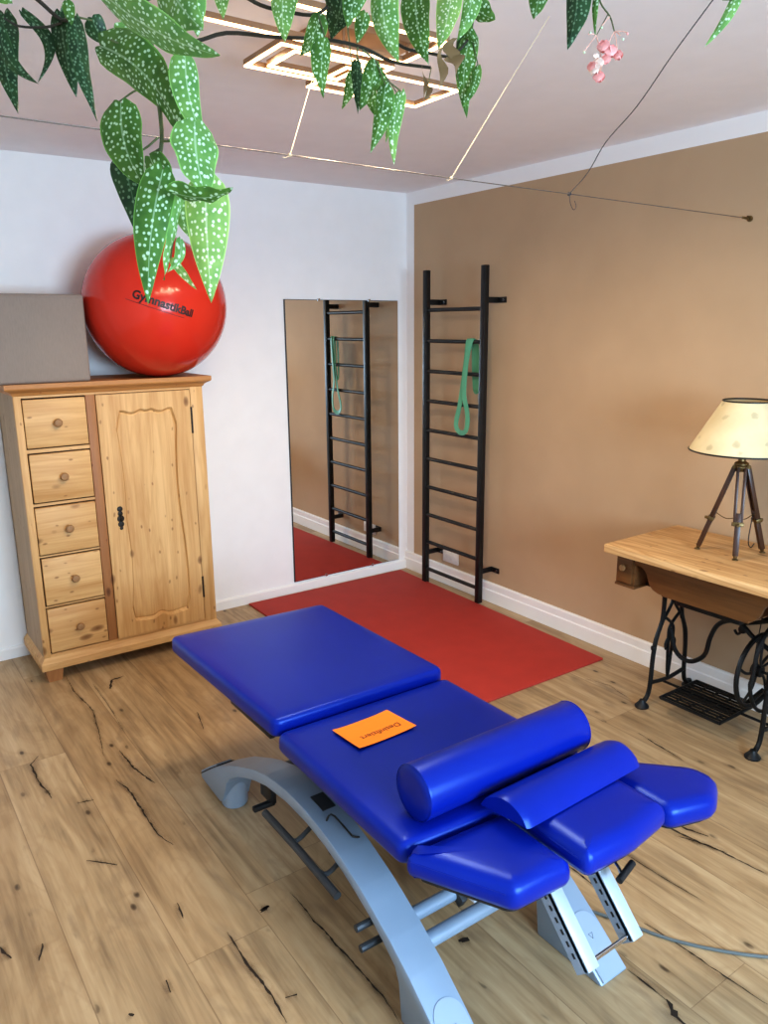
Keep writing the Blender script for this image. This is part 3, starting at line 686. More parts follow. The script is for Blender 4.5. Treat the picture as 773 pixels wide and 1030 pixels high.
# ------------------------------------------------------------------ on the cabinet
ZT = 1.404
bm = B(); box(bm, -2.56, -2.118, -.43, -.06, ZT, 1.785, .014, 3)
u = obj('upholstered_cube', bm, M['taupe'], origin=(-2.34, -.25, ZT)); tag(u, 'grey brown upholstered cube seat standing on top of the pine cabinet beside the red ball', 'cube seat')
bm = B()
for x in (-2.545, -2.133):
    for y in (-.424,): tube(bm, [(x, y-.0052, ZT+.012), (x, y-.0052, 1.773)], .0012, 6)
tube(bm, [(-2.545, -.4295, 1.771), (-2.133, -.4295, 1.771)], .0012, 6)
obj('seam', bm, M['taupe'], u)

bc = V(-1.766, -.345, ZT+.3345); br = .335
bm = B(); bmesh.ops.create_uvsphere(bm, u_segments=72, v_segments=40, radius=br)
bmesh.ops.translate(bm, verts=bm.verts, vec=bc)
ball = obj('exercise_ball', bm, M['ball'], origin=bc, angle=180); tag(ball, 'large shiny red exercise ball with black lettering on top of the pine cabinet', 'exercise ball')
def on_ball(s, size, uo, vo_, tilt, name, bold=.004):
    bm = text_mesh(s, size, bold)
    bmesh.ops.triangulate(bm, faces=bm.faces)
    bmesh.ops.subdivide_edges(bm, edges=[e for e in bm.edges if e.calc_length() > .02], cuts=1)
    dirc = V(-.3305, -.9430, .0400)            # towards the middle of the lettering as printed on the ball
    dirc.normalize(); ex = V(0, 0, 1).cross(dirc).normalized()
    ey = dirc.cross(ex)
    ct, st = math.cos(tilt), math.sin(tilt)
    for vv in bm.verts:
        x = vv.co.x+uo; y = vv.co.y+vo_
        a, b = x*ct-y*st, x*st+y*ct
        vv.co = bc+(dirc+ex*(a/br)+ey*(b/br)).normalized()*(br+.0008)
    return obj(name, bm, M['print'], ball, smooth=False)
on_ball('GymnastikBall', .052, .046, 0, math.radians(-19), 'printed_lettering', .002)
bm = B()
prism(bm, [(-.13, -.0), (.15, -.0), (.15, .0022), (-.13, .0022)], 'z', 0, .0001)
bmesh.ops.subdivide_edges(bm, edges=[e for e in bm.edges if e.calc_length() > .1], cuts=16)
dirc = V(-.3305, -.9430, .0400).normalized(); ex = V(0, 0, 1).cross(dirc).normalized(); ey = dirc.cross(ex); ct, st = math.cos(math.radians(-19)), math.sin(math.radians(-19))
for vv in bm.verts:
    x, y = vv.co.x, vv.co.y-.033
    vv.co = bc+(dirc+ex*((x*ct-y*st)/br)+ey*((x*st+y*ct)/br)).normalized()*(br+.0006+vv.co.z)
obj('printed_line', bm, M['print'], ball, smooth=False)
# ------------------------------------------------------------------ treatment table
TX = -1.895
t = thing('treatment_table', 'height adjustable treatment table with blue vinyl sections on a light blue grey arched base', 'treatment table', (TX, -2.36, 0))
def rpoly(pts, r, n=4):
    out = []; m = len(pts)
    for i in range(m):
        p, a, b = Vector(pts[i]), Vector(pts[i-1]), Vector(pts[(i+1) % m])
        u, w = (a-p).normalized(), (b-p).normalized()
        rr = min(r, (a-p).length*.45, (b-p).length*.45)
        s, e = p+u*rr, p+w*rr
        for k in range(n+1):
            q = k/n; out.append(tuple(s*(1-q)**2+p*2*q*(1-q)+e*q*q))
    return out
def pad(name, pts, z0, z1, r=.03, bev=.02, parent=t, seam=True):
    bm = B(); P = rpoly(pts, r)
    # side wall with soft rounded edges, slightly crowned top
    c = Vector((sum(p[0] for p in P)/len(P), sum(p[1] for p in P)/len(P)))
    rings = []
    for k in range(7):                                        # lower edge, side, upper edge
        if k < 3: a = PI/2*k/2; o_, z = bev*.6*(1-math.sin(a)), z0+bev*.6*(1-math.cos(a))
        else: a = PI/2*(k-3)/3; o_, z = bev*(1-math.cos(a)), z1-bev+bev*math.sin(a)
        ring = []
        for i, p in enumerate(P):
            p_ = Vector(P[i-1]); n_ = Vector(P[(i+1) % len(P)]); tt = (n_-p_).normalized(); nn = Vector((-tt.y, tt.x))
            if nn.dot(c-Vector(p)) < 0: nn = -nn
            q = Vector(p)+nn*o_
            ring.append(bm.verts.new((q.x, q.y, z)))
        rings.append(ring)
    m = len(P); fs = []
    for a, b in zip(rings, rings[1:]):
        for i in range(m): fs.append(bm.faces.new((a[i], a[(i+1) % m], b[(i+1) % m], b[i])))
    fs.append(bm.faces.new(rings[0][::-1]))
    last = rings[-1]
    for s, dz in ((.9, .0007), (.72, .0013), (.45, .0018)):
        ring = [bm.verts.new((c.x+(v_.co.x-c.x)*s, c.y+(v_.co.y-c.y)*s, z1+dz)) for v_ in rings[-1]]
        for i in range(m): fs.append(bm.faces.new((last[i], last[(i+1) % m], ring[(i+1) % m], ring[i])))
        last = ring
    cv = bm.verts.new((c.x, c.y, z1+.002))
    for i in range(m): fs.append(bm.faces.new((last[i], last[(i+1) % m], cv)))
    bmesh.ops.recalc_face_normals(bm, faces=fs)
    o = obj(name, bm, M['vinyl'], parent, angle=60)
    if seam:
        bm = B(); zz = z1-bev*.8
        loop = [(q_[0], q_[1], zz) for q_ in seam]
        tube(bm, loop, .0014, 5); obj('piping', bm, M['vinyl'], o)
    bm = B(); Q = [(c.x+(p[0]-c.x)*.84, c.y+(p[1]-c.y)*.84) for p in P]
    prism(bm, Q, 'z', z0-.010, z0+.002); obj('base_board', bm, M['black_plastic'], o)
    return o
pad('leg_section', [(-2.232,-1.555), (-2.214,-2.327), (-1.606,-2.338), (-1.618,-1.59)], .512, .568, .03, .016, seam=False)
pad('middle_section', [(-2.214,-2.333), (-2.218,-2.935), (-1.98,-2.955), (-1.70,-2.952), (-1.60,-2.93), (-1.604,-2.342)], .484, .540, .03, .022, seam=False)
pad('arm_rest', [(-2.224,-2.945), (-2.108,-3.172), (-1.945,-3.182), (-1.945,-2.962)], .474, .540, .022, .030, seam=[(-2.214,-2.960), (-2.116,-3.152)])
pad('arm_rest', [(-1.632,-2.962), (-1.632,-3.195), (-1.50,-3.235), (-1.415,-3.185), (-1.415,-3.115), (-1.575,-2.945)], .478, .540, .03, .028, seam=[(-1.631,-2.98), (-1.631,-3.175)])
pad('head_section', [(-1.938,-2.962), (-1.938,-3.212), (-1.79,-3.218), (-1.645,-3.200), (-1.640,-2.962)], .500, .566, .022, .032, seam=[(-1.937,-2.98), (-1.937,-3.19)])

top = [(-1.63,.035), (-1.70,.085), (-1.76,.125), (-1.83,.166), (-1.90,.205), (-2.03,.262), (-2.10,.289), (-2.18,.312), (-2.25,.324), (-2.31,.330), (-2.37,.331), (-2.43,.328), (-2.49,.321), (-2.545,.310), (-2.60,.296), (-2.65,.278), (-2.70,.260), (-2.74,.242), (-2.83,.198), (-2.91,.150), (-3.0,.085), (-3.10,.006)]
under = [(-3.095,0), (-2.876,0), (-2.866,.10), (-2.85,.138), (-2.80,.172), (-2.74,.205), (-2.68,.230), (-2.62,.252), (-2.53,.276), (-2.43,.290), (-2.31,.291), (-2.18,.274), (-2.10,.250), (-2.03,.223), (-1.96,.190), (-1.90,.152), (-1.87,.12), (-1.83,.03), (-1.80,.012), (-1.64,.022)]
def arch(x0, x1, out):
    bm = B(); prism(bm, top+under, 'x', x0, x1, .004, 2)
    a = obj('arched_leg', bm, M['frame_paint'], t, angle=28)
    xm = (x0+x1)/2
    # rounded cover lying on the front slope
    s = Vector((-2.86-(-3.10), .182-.006)).normalized(); nrm = Vector((-s.y, s.x))
    def sl(x, d, h): return Vector((xm+x, -3.10+s.x*d+nrm.x*h, .006+s.y*d+nrm.y*h))
    P = [(-.044, .004), (.044, .004)]+[(.044*math.cos(a_), .125+.044*math.sin(a_)) for a_ in [PI*k/12 for k in range(13)]]
    bm = B(); lo = [bm.verts.new(sl(x, d, .0005)) for x, d in P]; hi = [bm.verts.new(sl(x*.97, d, .007)) for x, d in P]
    bm.faces.new(lo[::-1]); bm.faces.new(hi)
    for i in range(len(P)): bm.faces.new((lo[i], lo[(i+1) % len(P)], hi[(i+1) % len(P)], hi[i]))
    bmesh.ops.recalc_face_normals(bm, faces=bm.faces)
    c = obj('end_cover', bm, M['frame_cap'], a)
    bm = B(); tri = [sl(0, .098, .0075), sl(-.007, .112, .0075), sl(.007, .112, .0075)]
    tube(bm, tri+[tri[0]], .0006, 4); obj('arrow_mark', bm, M['dark_grey'], c)
    # rear end: dark rubber gap and plate
    s2 = Vector((-1.76+1.63, .125-.035)).normalized(); n2 = Vector((-s2.y, s2.x)); n2 = -n2 if n2.y < 0 else n2
    def sr(x, d, h): return Vector((xm+x, -1.63+s2.x*d+n2.x*h, .035+s2.y*d+n2.y*h))
    for nm, m_, h0, h1, hw, d1 in (('rubber_gasket', 'black_plastic', .0005, .005, .047, .14), ('end_plate', 'frame_cap', .0055, .011, .044, .125)):
        P = [(-hw, -.004), (hw, -.004), (hw, d1-.03), (hw*.6, d1), (-hw*.6, d1), (-hw, d1-.03)]
        bm = B(); lo = [bm.verts.new(sr(x, d, h0)) for x, d in P]; hi = [bm.verts.new(sr(x, d, h1)) for x, d in P]
        bm.faces.new(lo[::-1]); bm.faces.new(hi)
        for i in range(len(P)): bm.faces.new((lo[i], lo[(i+1) % len(P)], hi[(i+1) % len(P)], hi[i]))
        bmesh.ops.recalc_face_normals(bm, faces=bm.faces); obj(nm, bm, M[m_], a)
    bm = B(); lathe(bm, [(0, 0), (.042, 0), (.046, .006), (.046, .11), (0, .11)], (xm, -1.815, 0), (0,0,1), 28); obj('round_foot', bm, M['frame_cap'], a)
    return a
AL = arch(-2.18, -2.08, -1); AR = arch(-1.71, -1.61, 1)
# things set into the left arch
bm = B(); obar(bm, (-2.118, -2.385, .3315), (-2.118, -2.455, .3265), .042, .003); obj('label_plate', bm, M['dark_grey'], AL)
bm = B(); tube(bm, [(-2.150, -2.492, .318), (-2.140, -2.490, .332), (-2.128, -2.500, .331), (-2.122, -2.570, .314), (-2.120, -2.580, .311), (-2.10, -2.580, .300)], .0028, 6, 2); obj('wire_handle', bm, M['black_metal'], AL)
bm = B(); tube(bm, [(-2.204, -2.218, .213), (-2.204, -2.420, .212), (-2.204, -2.632, .200)], .0115, 10)
fb = obj('foot_bar', bm, M['dark_grey'], t)
for y in (-2.36, -2.53):
    bm = B(); tube(bm, [(-2.204, y, .211), (-2.185, y-.02, .206), (-2.13, y-.02, .235)], .007, 8, 3); obj('foot_bar_arm', bm, M['dark_grey'], fb)
for y, z in ((-2.735, .180), (-2.755, .135)):
    bm = B(); tube(bm, [(-2.215, y, z), (-2.09, y, z)], .010, 10); obj('pedal_peg', bm, M['dark_grey'], t)
bm = B(); box(bm, -2.185, -2.11, -2.10, -2.08, .135, .152, .004); box(bm, -2.125, -2.105, -2.10, -2.02, .14, .20, .004); obj('brake_lever', bm, M['black_plastic'], t)
# cross members and lift
for y, z, r in ((-2.765, .163, .019), (-2.835, .140, .021)):
    bm = B(); tube(bm, [(-2.085, y, z), (-1.705, y, z)], r, 18); obj('cross_tube', bm, M['frame_paint'], t)
bm = B(); box(bm, -2.085, -1.705, -2.06, -2.00, .165, .215, .006); obj('cross_beam', bm, M['dark_grey'], t)
bm = B(); box(bm, -2.10, -1.69, -2.34, -2.30, .295, .325, .004); obj('cross_beam', bm, M['dark_grey'], t)
for x in (-2.04, -1.75):
    bm = B(); obar(bm, (x, -2.03, .20), (x, -2.62, .465), .028, .04, (0,0,1), .004); obj('lift_arm', bm, M['dark_grey'], t)
    bm = B(); obar(bm, (x*.15-1.895*.85, -2.80, .15), (x*.15-1.895*.85, -2.25, .465), .02, .036, (0,0,1), .004); obj('lift_arm', bm, M['dark_grey'], t)
bm = B(); tube(bm, [(-1.895, -2.03, .20), (-1.895, -2.30, .335)], .026, 16); tube(bm, [(-1.895, -2.29, .33), (-1.895, -2.48, .425)], .015, 12); obj('lift_motor', bm, M['black_plastic'], t)
for x in (-2.10, -1.69):
    bm = B(); box(bm, x-.018, x+.018, -2.90, -1.72, .452, .475, .003); obj('bed_rail', bm, M['dark_grey'], t)
for y in (-2.88, -2.48, -2.24, -1.78):
    bm = B(); box(bm, -2.082, -1.708, y-.015, y+.015, .455, .473, .003); obj('bed_cross_rail', bm, M['dark_grey'], t)
for y in (-1.85, -2.15):
    bm = B(); box(bm, -2.12, -1.67, y-.02, y+.02, .4755, .502, .003); obj('leg_section_support', bm, M['dark_grey'], t)
bm = B(); box(bm, -2.198, -2.180, -2.265, -1.99, .478, .500, .004); obj('edge_rail', bm, M['black_plastic'], t)
# under the arm rests and head section
for sx in (-1, 1):
    x = TX-.03+sx*.20
    bm = B(); obar(bm, (x, -2.88, .462), (x, -3.08, .462), .022, .018, (0,0,1), .003)
    tube(bm, [(x-.02, -2.965, .462), (x+.02, -2.965, .462)], .013, 12); obj('arm_rest_bracket', bm, M['aluminium'], t)
for x in (-1.930, -1.780):
    d = V(0, -3.235+3.050, .290-.485).normalized(); a, b = V(x, -3.050, .485), V(x, -3.235, .290)
    bm = B()
    s = V(1, 0, 0); up = s.cross(d); UPS = -1 if up.z > 0 else 1
    # open channel section: outer web and two flanges
    obar(bm, a, b, .034, .016, up, .002)
    br_ = obj('head_rail', bm, M['aluminium'], t)
    bm = B(); w_ = -1 if x < -1.85 else -1
    obar(bm, a+s*w_*.0155+up*UPS*.016, b+s*w_*.0155+up*UPS*.016, .003, .040, up); obj('side_plate', bm, M['frame_cap'], br_, smooth=False)
    bm = B()
    for k in range(9):
        p = a.lerp(b, .10+.095*k)+s*w_*.0170+up*UPS*.018
        obar(bm, p-d*.006, p+d*.006, .0012, .007, up)
    obj('ratchet_slots', bm, M['black_plastic'], br_, smooth=False)
p = V(0, -3.222, .296)
bm = B(); tube(bm, [(-1.925, p.y, p.z), (-1.785, p.y, p.z)], .0052, 12); obj('chrome_rod', bm, M['chrome'], t)
bm = B(); box(bm, -1.93, -1.755, -3.075, -3.02, .482, .497, .003); obj('head_cross_plate', bm, M['aluminium'], t)
bm = B(); lathe(bm, [(0, 0), (.014, 0), (.016, .004), (.016, .022), (.013, .026), (0, .026)], (-1.762, -3.12, .455), (.8, -.5, 0), 16); obj('clamp_knob', bm, M['black_plastic'], t)
bm = B(); tube(bm, [(-1.79, -3.12, .448), (-1.775, -3.16, .440), (-1.785, -3.19, .425)], .004, 8, 3); cr = obj('crank_lever', bm, M['chrome'], t)
bm = B(); tube(bm, [(-1.800, -3.192, .424), (-1.735, -3.178, .432)], [.0085, .0085], 12); obj('lever_grip', bm, M['black_plastic'], cr)

# cable
bm = B(); tube(bm, [(-1.602,-2.74,.006), (-1.56,-2.84,.005), (-1.49,-2.98,.005), (-1.43,-3.11,.005), (-1.33,-3.24,.005), (-1.20,-3.36,.005), (-1.03,-3.49,.005), (-.8,-3.62,.005), (-.5,-3.7,.005), (-.03,-3.75,.005)], .0045, 8, 6)
tag(obj('power_cable', bm, M['cable']), 'thin grey power cable running across the wooden floor from the treatment table', 'cable')

# bolster, half roll, paper
t2 = thing('bolster', 'round blue vinyl bolster lying across the front of the treatment table', 'bolster', (-1.875, -2.880, .543))
a, b = V(-2.146, -2.877, .6115), V(-1.618, -2.882, .6115); ax = (b-a)
bm = B(); r = .066
L_ = ax.length
lathe(bm, [(0, -.002), (r*.6, -.001), (r-.006, 0), (r-.001, .004), (r, .010), (r, L_-.010), (r-.001, L_-.004), (r-.006, L_), (r*.6, L_+.001), (0, L_+.002)], a, ax, 48, cap=False)
obj('cover', bm, M['vinyl'], t2, angle=70)
for h in (.004, L_-.004):
    bm = B(); lathe(bm, [(r-.001, h-.0015), (r+.0012, h), (r-.001, h+.0015)], a, ax, 48, cap=False); obj('piping', bm, M['vinyl'], t2)

P0, P1, P2, P3 = V(-2.008,-2.950,.571), V(-1.985,-3.085,.571), V(-1.578,-3.072,.571), V(-1.600,-2.948,.571)
bm = B(); ringsA = []
N_ = 14
for e, (p, q) in enumerate(((P0, P1), (P3, P2))):
    ring = []
    for k in range(N_+1):
        u_ = k/N_; w_ = p.lerp(q, u_); hh = .046*math.sin(PI*u_)**.66
        ring.append((w_.x, w_.y, .571+hh))
    ringsA.append(ring)
secs = [(.0, .0), (.0, .93), (.018, .985), (.05, 1.0), (.95, 1.0), (.982, .985), (1.0, .93)]
rr = []
for u_, s_ in secs[1:]:
    ring = []
    cA = (P0+P1)/2; cB = (P3+P2)/2
    for k in range(N_+1):
        pa, pb = V(*ringsA[0][k]), V(*ringsA[1][k]); q = pa.lerp(pb, u_); c = cA.lerp(cB, u_)
        ring.append(bm.verts.new((c.x+(q.x-c.x)*s_, c.y+(q.y-c.y)*s_, .571+(q.z-.571)*s_)))
    rr.append(ring)
fs = []
for A_, B_ in zip(rr, rr[1:]):
    for k in range(N_): fs.append(bm.faces.new((A_[k], A_[k+1], B_[k+1], B_[k])))
    fs.append(bm.faces.new((A_[0], B_[0], B_[-1], A_[-1])))
fs.append(bm.faces.new(rr[0])); fs.append(bm.faces.new(rr[-1][::-1]))
bmesh.ops.recalc_face_normals(bm, faces=fs)
tag(obj('half_roll_cushion', bm, M['vinyl'], origin=(-1.79, -3.01, .571), angle=50), 'low half round blue vinyl cushion in front of the bolster on the head section', 'cushion')

bm = B()
pc = [(-2.088,-2.432), (-1.897,-2.427), (-1.884,-2.553), (-2.080,-2.558)]
n = 10; g = []
for i in range(n+1):
    row = []
    for j in range(7):
        a_ = V(*pc[0]).lerp(V(*pc[1]), i/n) if False else Vector(pc[0]).lerp(Vector(pc[1]), i/n)
        b_ = Vector(pc[3]).lerp(Vector(pc[2]), i/n); q = a_.lerp(b_, j/6)
        z = .5452+.003*max(0, (j/6-.55))**1+.004*(abs(i/n-.5)*2)**3
        row.append(bm.verts.new((q.x, q.y, z)))
    g.append(row)
for i in range(n):
    for j in range(6): bm.faces.new((g[i][j], g[i][j+1], g[i+1][j+1], g[i+1][j]))
bmesh.ops.recalc_face_normals(bm, faces=bm.faces)
if list(bm.faces)[0].normal.z < 0:
    for f in bm.faces: f.normal_flip()
pap = obj('paper_note', bm, M['orange'], origin=(-1.985, -2.49, .544)); tag(pap, 'orange paper note with one printed word lying on the blue treatment table', 'paper')
bm = text_mesh('Desinfiziert', .0285, .0003)
for vv in bm.verts:
    x, y = vv.co.x, vv.co.y
    a_ = math.radians(180+1)
    PU = min(1, max(0, (-1.978-x+2.084)/.192)); PV = min(1, max(0, (2.512+y-2.430)/.128))
    vv.co = V(-1.978+x*math.cos(a_)-y*math.sin(a_), -2.512+x*math.sin(a_)+y*math.cos(a_), .5452+.003*max(0, (PV-.55))+.004*(abs(PU-.5)*2)**3+.0006)
obj('printed_word', bm, M['paper_print'], pap, smooth=False)
# ------------------------------------------------------------------ treadle sewing table
t = thing('sewing_machine_table', 'old sewing machine table with black iron stand and light wooden top by beige wall', 'table', (-.30, -2.55, 0))
bm = B(); prism(bm, rpoly([(-.566,-2.112), (-.05,-2.108), (-.05,-3.06), (-.566,-3.06)], .008, 2), 'z', .716, .750, .004)
obj('tabletop', bm, M['top_wood'], t)
bm = B(); prism(bm, [(-2.205,.7155), (-2.205,.665), (-2.230,.664), (-2.250,.656), (-2.264,.640), (-2.272,.618), (-2.281,.598), (-2.298,.582), (-2.325,.572), (-2.36,.568), (-2.67,.568), (-2.70,.572), (-2.728,.582), (-2.745,.598), (-2.754,.618), (-2.762,.640), (-2.776,.656), (-2.80,.664), (-2.83,.665), (-2.83,.7155)], 'x', -.475, -.457, .002); obj('apron', bm, M['dark_oak'], t)
bm = B(); box(bm, -.457, -.12, -2.33, -2.70, .560, .7155); 
bmesh.ops.recalc_face_normals(bm, faces=bm.faces); obj('machine_well', bm, M['dark_oak'], t, smooth=False)
bm = B(); box(bm, -.44, -.14, -2.66, -2.38, .532, .560, .01); bmesh.ops.recalc_face_normals(bm, faces=bm.faces); obj('well_tray', bm, M['iron'], t)
for y0, y1 in ((-2.205, -2.113), (-3.02, -2.845)):
    bm = B(); box(bm, -.470, -.12, y0, y1, .568, .7155, .002); c_ = obj('drawer_case', bm, M['dark_oak'], t)
    bm = B(); box(bm, -.482, -.468, y0+.008, y1-.008, .578, .706, .003); d_ = obj('drawer', bm, M['top_wood'] if False else M['dark_oak'], c_)
    bm = B(); lathe(bm, [(0, 0), (.006, 0), (.006, .006), (.014, .010), (.013, .018), (0, .020)], (-.482, (y0+y1)/2, .645), (-1, 0, 0), 16); 
    k_ = obj('knob', bm, M['knob_wood'], c_)
    bm = B(); box(bm, -.474, -.20, y0-.004, y1+.004, .556, .568, .003); obj('case_moulding', bm, M['dark_oak'], c_)

def stand(y, wheel_side):
    bm = B()
    front = [(-.372,y,.020), (-.345,y,.045), (-.333,y,.10), (-.328,y,.22), (-.315,y,.30), (-.282,y,.38), (-.276,y,.47), (-.282,y,.566)]
    back = [(-.42-p[0], y, p[2]) for p in front]
    tube(bm, front, [.011, .010, .010, .010, .010, .009, .010, .012], 8, 3); tube(bm, back, [.011, .010, .010, .010, .010, .009, .010, .012], 8, 3)
    # ornamental middle: two inner uprights that cross below the table
    for s in (-1, 1):
        X = lambda v_: -.21+s*v_
        tube(bm, [(X(.0),y,.565), (X(.004),y,.47), (X(.022),y,.43), (X(.060),y,.385), (X(.072),y,.360)], .007, 8, 4)
        tube(bm, [(X(-.072),y,.400), (X(-.03),y,.375), (X(.012),y,.335), (X(.016),y,.28), (X(.008),y,.16), (X(.0),y,.092)], .007, 8, 4)
        tube(bm, [(X(.016),y,.29), (X(.035),y,.262), (X(.03),y,.235), (X(.014),y,.240)], .005, 6, 4)
    tube(bm, [(-.330,y,.100), (-.21,y,.088), (-.09,y,.100)], .009, 8, 4)
    for z in (.262, .20): 
        lathe(bm, [(0, -.012), (.011, -.008), (.013, 0), (.011, .008), (0, .012)], (-.328 if z > .25 else -.21, y, z), (0,0,1), 10)
    o = obj('iron_side_frame', bm, M['iron'], t)
    for x in (-.382, -.038):
        bm = B(); lathe(bm, [(.030, 0), (.031, .006), (.024, .014), (.014, .026), (.011, .034)], (x, y, 0), (0,0,1), 16); obj('iron_foot', bm, M['iron'], o)
    bm = B(); box(bm, -.40, -.02, y-.012, y+.012, .562, .574); obj('top_plate', bm, M['iron'], o)
    return o
stand(-2.225, False); RF = stand(-2.735, True)
bm = B(); tube(bm, [(-.22,-2.225,.33), (-.22,-2.262,.235), (-.22,-2.33,.21), (-.22,-2.398,.262), (-.22,-2.418,.35), (-.22,-2.445,.415), (-.22,-2.493,.450), (-.22,-2.545,.452), (-.22,-2.60,.415), (-.22,-2.67,.385), (-.22,-2.735,.37)], .010, 8, 5)
tube(bm, [(-.22,-2.545,.455), (-.22,-2.60,.475), (-.22,-2.66,.50), (-.22,-2.735,.52)], .008, 8, 4)
lathe(bm, [(0,-.012), (.016,-.008), (.018,0), (.016,.008), (0,.012)], (-.22,-2.555,.432), (1,0,0), 14)
tube(bm, [(-.22,-2.555,.43), (-.22,-2.535,.405), (-.22,-2.52,.42)], .006, 6, 3)
obj('curved_brace', bm, M['iron'], t)
# treadle plate
bm = B()
tx0, tx1, ty0, ty1, tz = -.385, -.120, -2.590, -2.315, .082
for a, b in (((tx0,ty0),(tx1,ty0)), ((tx1,ty0),(tx1,ty1)), ((tx1,ty1),(tx0,ty1)), ((tx0,ty1),(tx0,ty0))): tube(bm, [(*a,tz), (*b,tz)], .007, 8)
for i in range(1, 11):
    x = tx0+(tx1-tx0)*i/11; obar(bm, (x,ty0,tz), (x,ty1,tz), .006, .008)
for i in range(1, 9):
    y = ty0+(ty1-ty0)*i/9
    for k in (1, 2, 5, 8, 9):
        x = tx0+(tx1-tx0)*k/11
        if i % 2: obar(bm, (x,y,tz+.001), (x+(tx1-tx0)/11,y,tz+.001), .007, .006)
obar(bm, (tx0+.13,ty0,tz-.006), (tx0+.13,ty1,tz-.006), .02, .008)
obj('treadle', bm, M['iron'], t)
bm = B(); tube(bm, [(-.235,-2.225,.080), (-.235,-2.735,.080)], .006, 8); obj('treadle_rod', bm, M['iron'], t)
# flywheel and guard
wc = V(-.225, -2.635, .285)
bm = B(); rW = .150
bmx = [(wc.x+rW*math.cos(2*PI*k/40), wc.y, wc.z+rW*math.sin(2*PI*k/40)) for k in range(41)]
tube(bm, bmx, .010, 8, cap=False)
for k in range(5):
    a = 2*PI*k/5+.3
    tube(bm, [wc, wc+V(math.cos(a+.25)*rW*.5, 0, math.sin(a+.25)*rW*.5), wc+V(math.cos(a)*rW, 0, math.sin(a)*rW)], .006, 6, 4)
lathe(bm, [(0,-.02), (.024,-.018), (.026,.018), (0,.02)], wc, (0,1,0), 16)
fw = obj('flywheel', bm, M['iron'], t)
bm = B(); tube(bm, [wc+V(0,.02,0), wc-V(0,.12,0)], .006, 8); obj('axle', bm, M['iron'], fw)
bm = B(); gc = V(-.245, -2.70, .330)
tube(bm, [(gc.x+.150*math.cos(2*PI*k/36)*(1 if math.sin(2*PI*k/36) < 0 else .9), gc.y, gc.z+.185*math.sin(2*PI*k/36)) for k in range(37)], .008, 8, cap=False)
for a in (.6, 2.2, 3.8, 5.2):
    tube(bm, [gc+V(.03*math.cos(a),0,.03*math.sin(a)), gc+V(.09*math.cos(a+.6),0,.09*math.sin(a+.6)), gc+V(.145*math.cos(a),0,.178*math.sin(a))], .005, 6, 4)
tube(bm, [gc+V(0,0,.185), gc+V(.0,-.03,.22)], .007, 6)
tube(bm, [gc+V(0,0,-.185), gc+V(.0,-.035,-.225)], .007, 6)
obj('wheel_guard', bm, M['iron'], t)
bm = B(); tube(bm, [wc+V(.02,.03,.02), V(-.20,-2.62,.53)], .0022, 6); tube(bm, [wc+V(.06,.0,-.10), V(-.16,-2.56,.085)], .006, 6); obj('pitman_rod', bm, M['iron'], t)

# ------------------------------------------------------------------ tripod lamp
LX, LY, LZ = -.272, -2.508, .7502
t = thing('tripod_lamp', 'tripod table lamp with cream parchment shade on the old sewing machine table', 'table lamp', (LX, LY, LZ))
feet = [(-.322,-2.385), (-.345,-2.562), (-.165,-2.570)]
ap = V(LX, LY, 1.110)
for fx, fy in feet:
    f = V(fx, fy, LZ+.004); d = (f-ap).normalized(); out = V(d.x, d.y, 0).normalized(); side = V(-out.y, out.x, 0)
    s = ap+out*.022-V(0,0,.01)
    j = s.lerp(f, .50); j2 = s.lerp(f, .62)
    bm = B()
    for q in (-1, 1): obar(bm, s+side*q*.013, j2+side*q*.012, .010, .016, out, .001)
    lg = obj('leg', bm, M['lamp_wood'], t)
    bm = B(); obar(bm, j, f-d*.012, .020, .018, out, .001); obj('leg_extension', bm, M['lamp_wood'], lg)
    bm = B(); obar(bm, j2-d*.008, j2+d*.008, .042, .024, out, .002); tube(bm, [j2+out*.008, j2+out*.024], .006, 8); tube(bm, [s-side*.018, s+side*.018], .008, 10); obj('leg_clamp', bm, M['brass'], lg)
    bm = B(); tube(bm, [f-d*.016, f-d*.002], [.009, .006], 10); lathe(bm, [(.0,0),(.012,0),(.010,.004),(0,.005)], (f.x, f.y, LZ), (0,0,1), 12); obj('foot_tip', bm, M['brass'], lg)
bm = B()
jj = [ap.lerp(V(fx, fy, LZ), .56) for fx, fy in feet]
for p_ in jj:
    tube(bm, [p_, (p_+V(LX,LY,p_.z-.03))/2+V(0,0,-.004), V(LX,LY,p_.z-.012)], .0016, 5, 4)
obj('spreader_chain', bm, M['brass'], t)
bm = B(); lathe(bm, [(0,-.03), (.020,-.028), (.026,-.012), (.026,.004), (.014,.012), (.012,.035), (.016,.040), (.016,.075), (0,.076)], ap, (0,0,1), 20); obj('socket_hub', bm, M['brass'], t)
z0, z1, r0, r1 = 1.163, 1.352, .195, .088
bm = B(); lathe(bm, [(r0, 0), (r1, z1-z0), (r1-.0015, z1-z0), (r0-.0015, 0), (r0, 0)], (LX, LY, z0), (0,0,1), 64, cap=False)
sh_ = obj('lamp_shade', bm, M['shade'], t, angle=60)
for z, r in ((z0, r0), (z1, r1)):
    bm = B(); tube(bm, [(LX+r*math.cos(2*PI*k/64), LY+r*math.sin(2*PI*k/64), z) for k in range(65)], .0032, 6, cap=False); obj('shade_trim', bm, M['black_metal'], sh_)
bm = B()
for k in range(3):
    a = 2*PI*k/3; tube(bm, [(LX, LY, 1.17), (LX+r1*math.cos(a)*.99, LY+r1*math.sin(a)*.99, z1-.01)], .0014, 5)
obj('shade_carrier', bm, M['brass'], t)
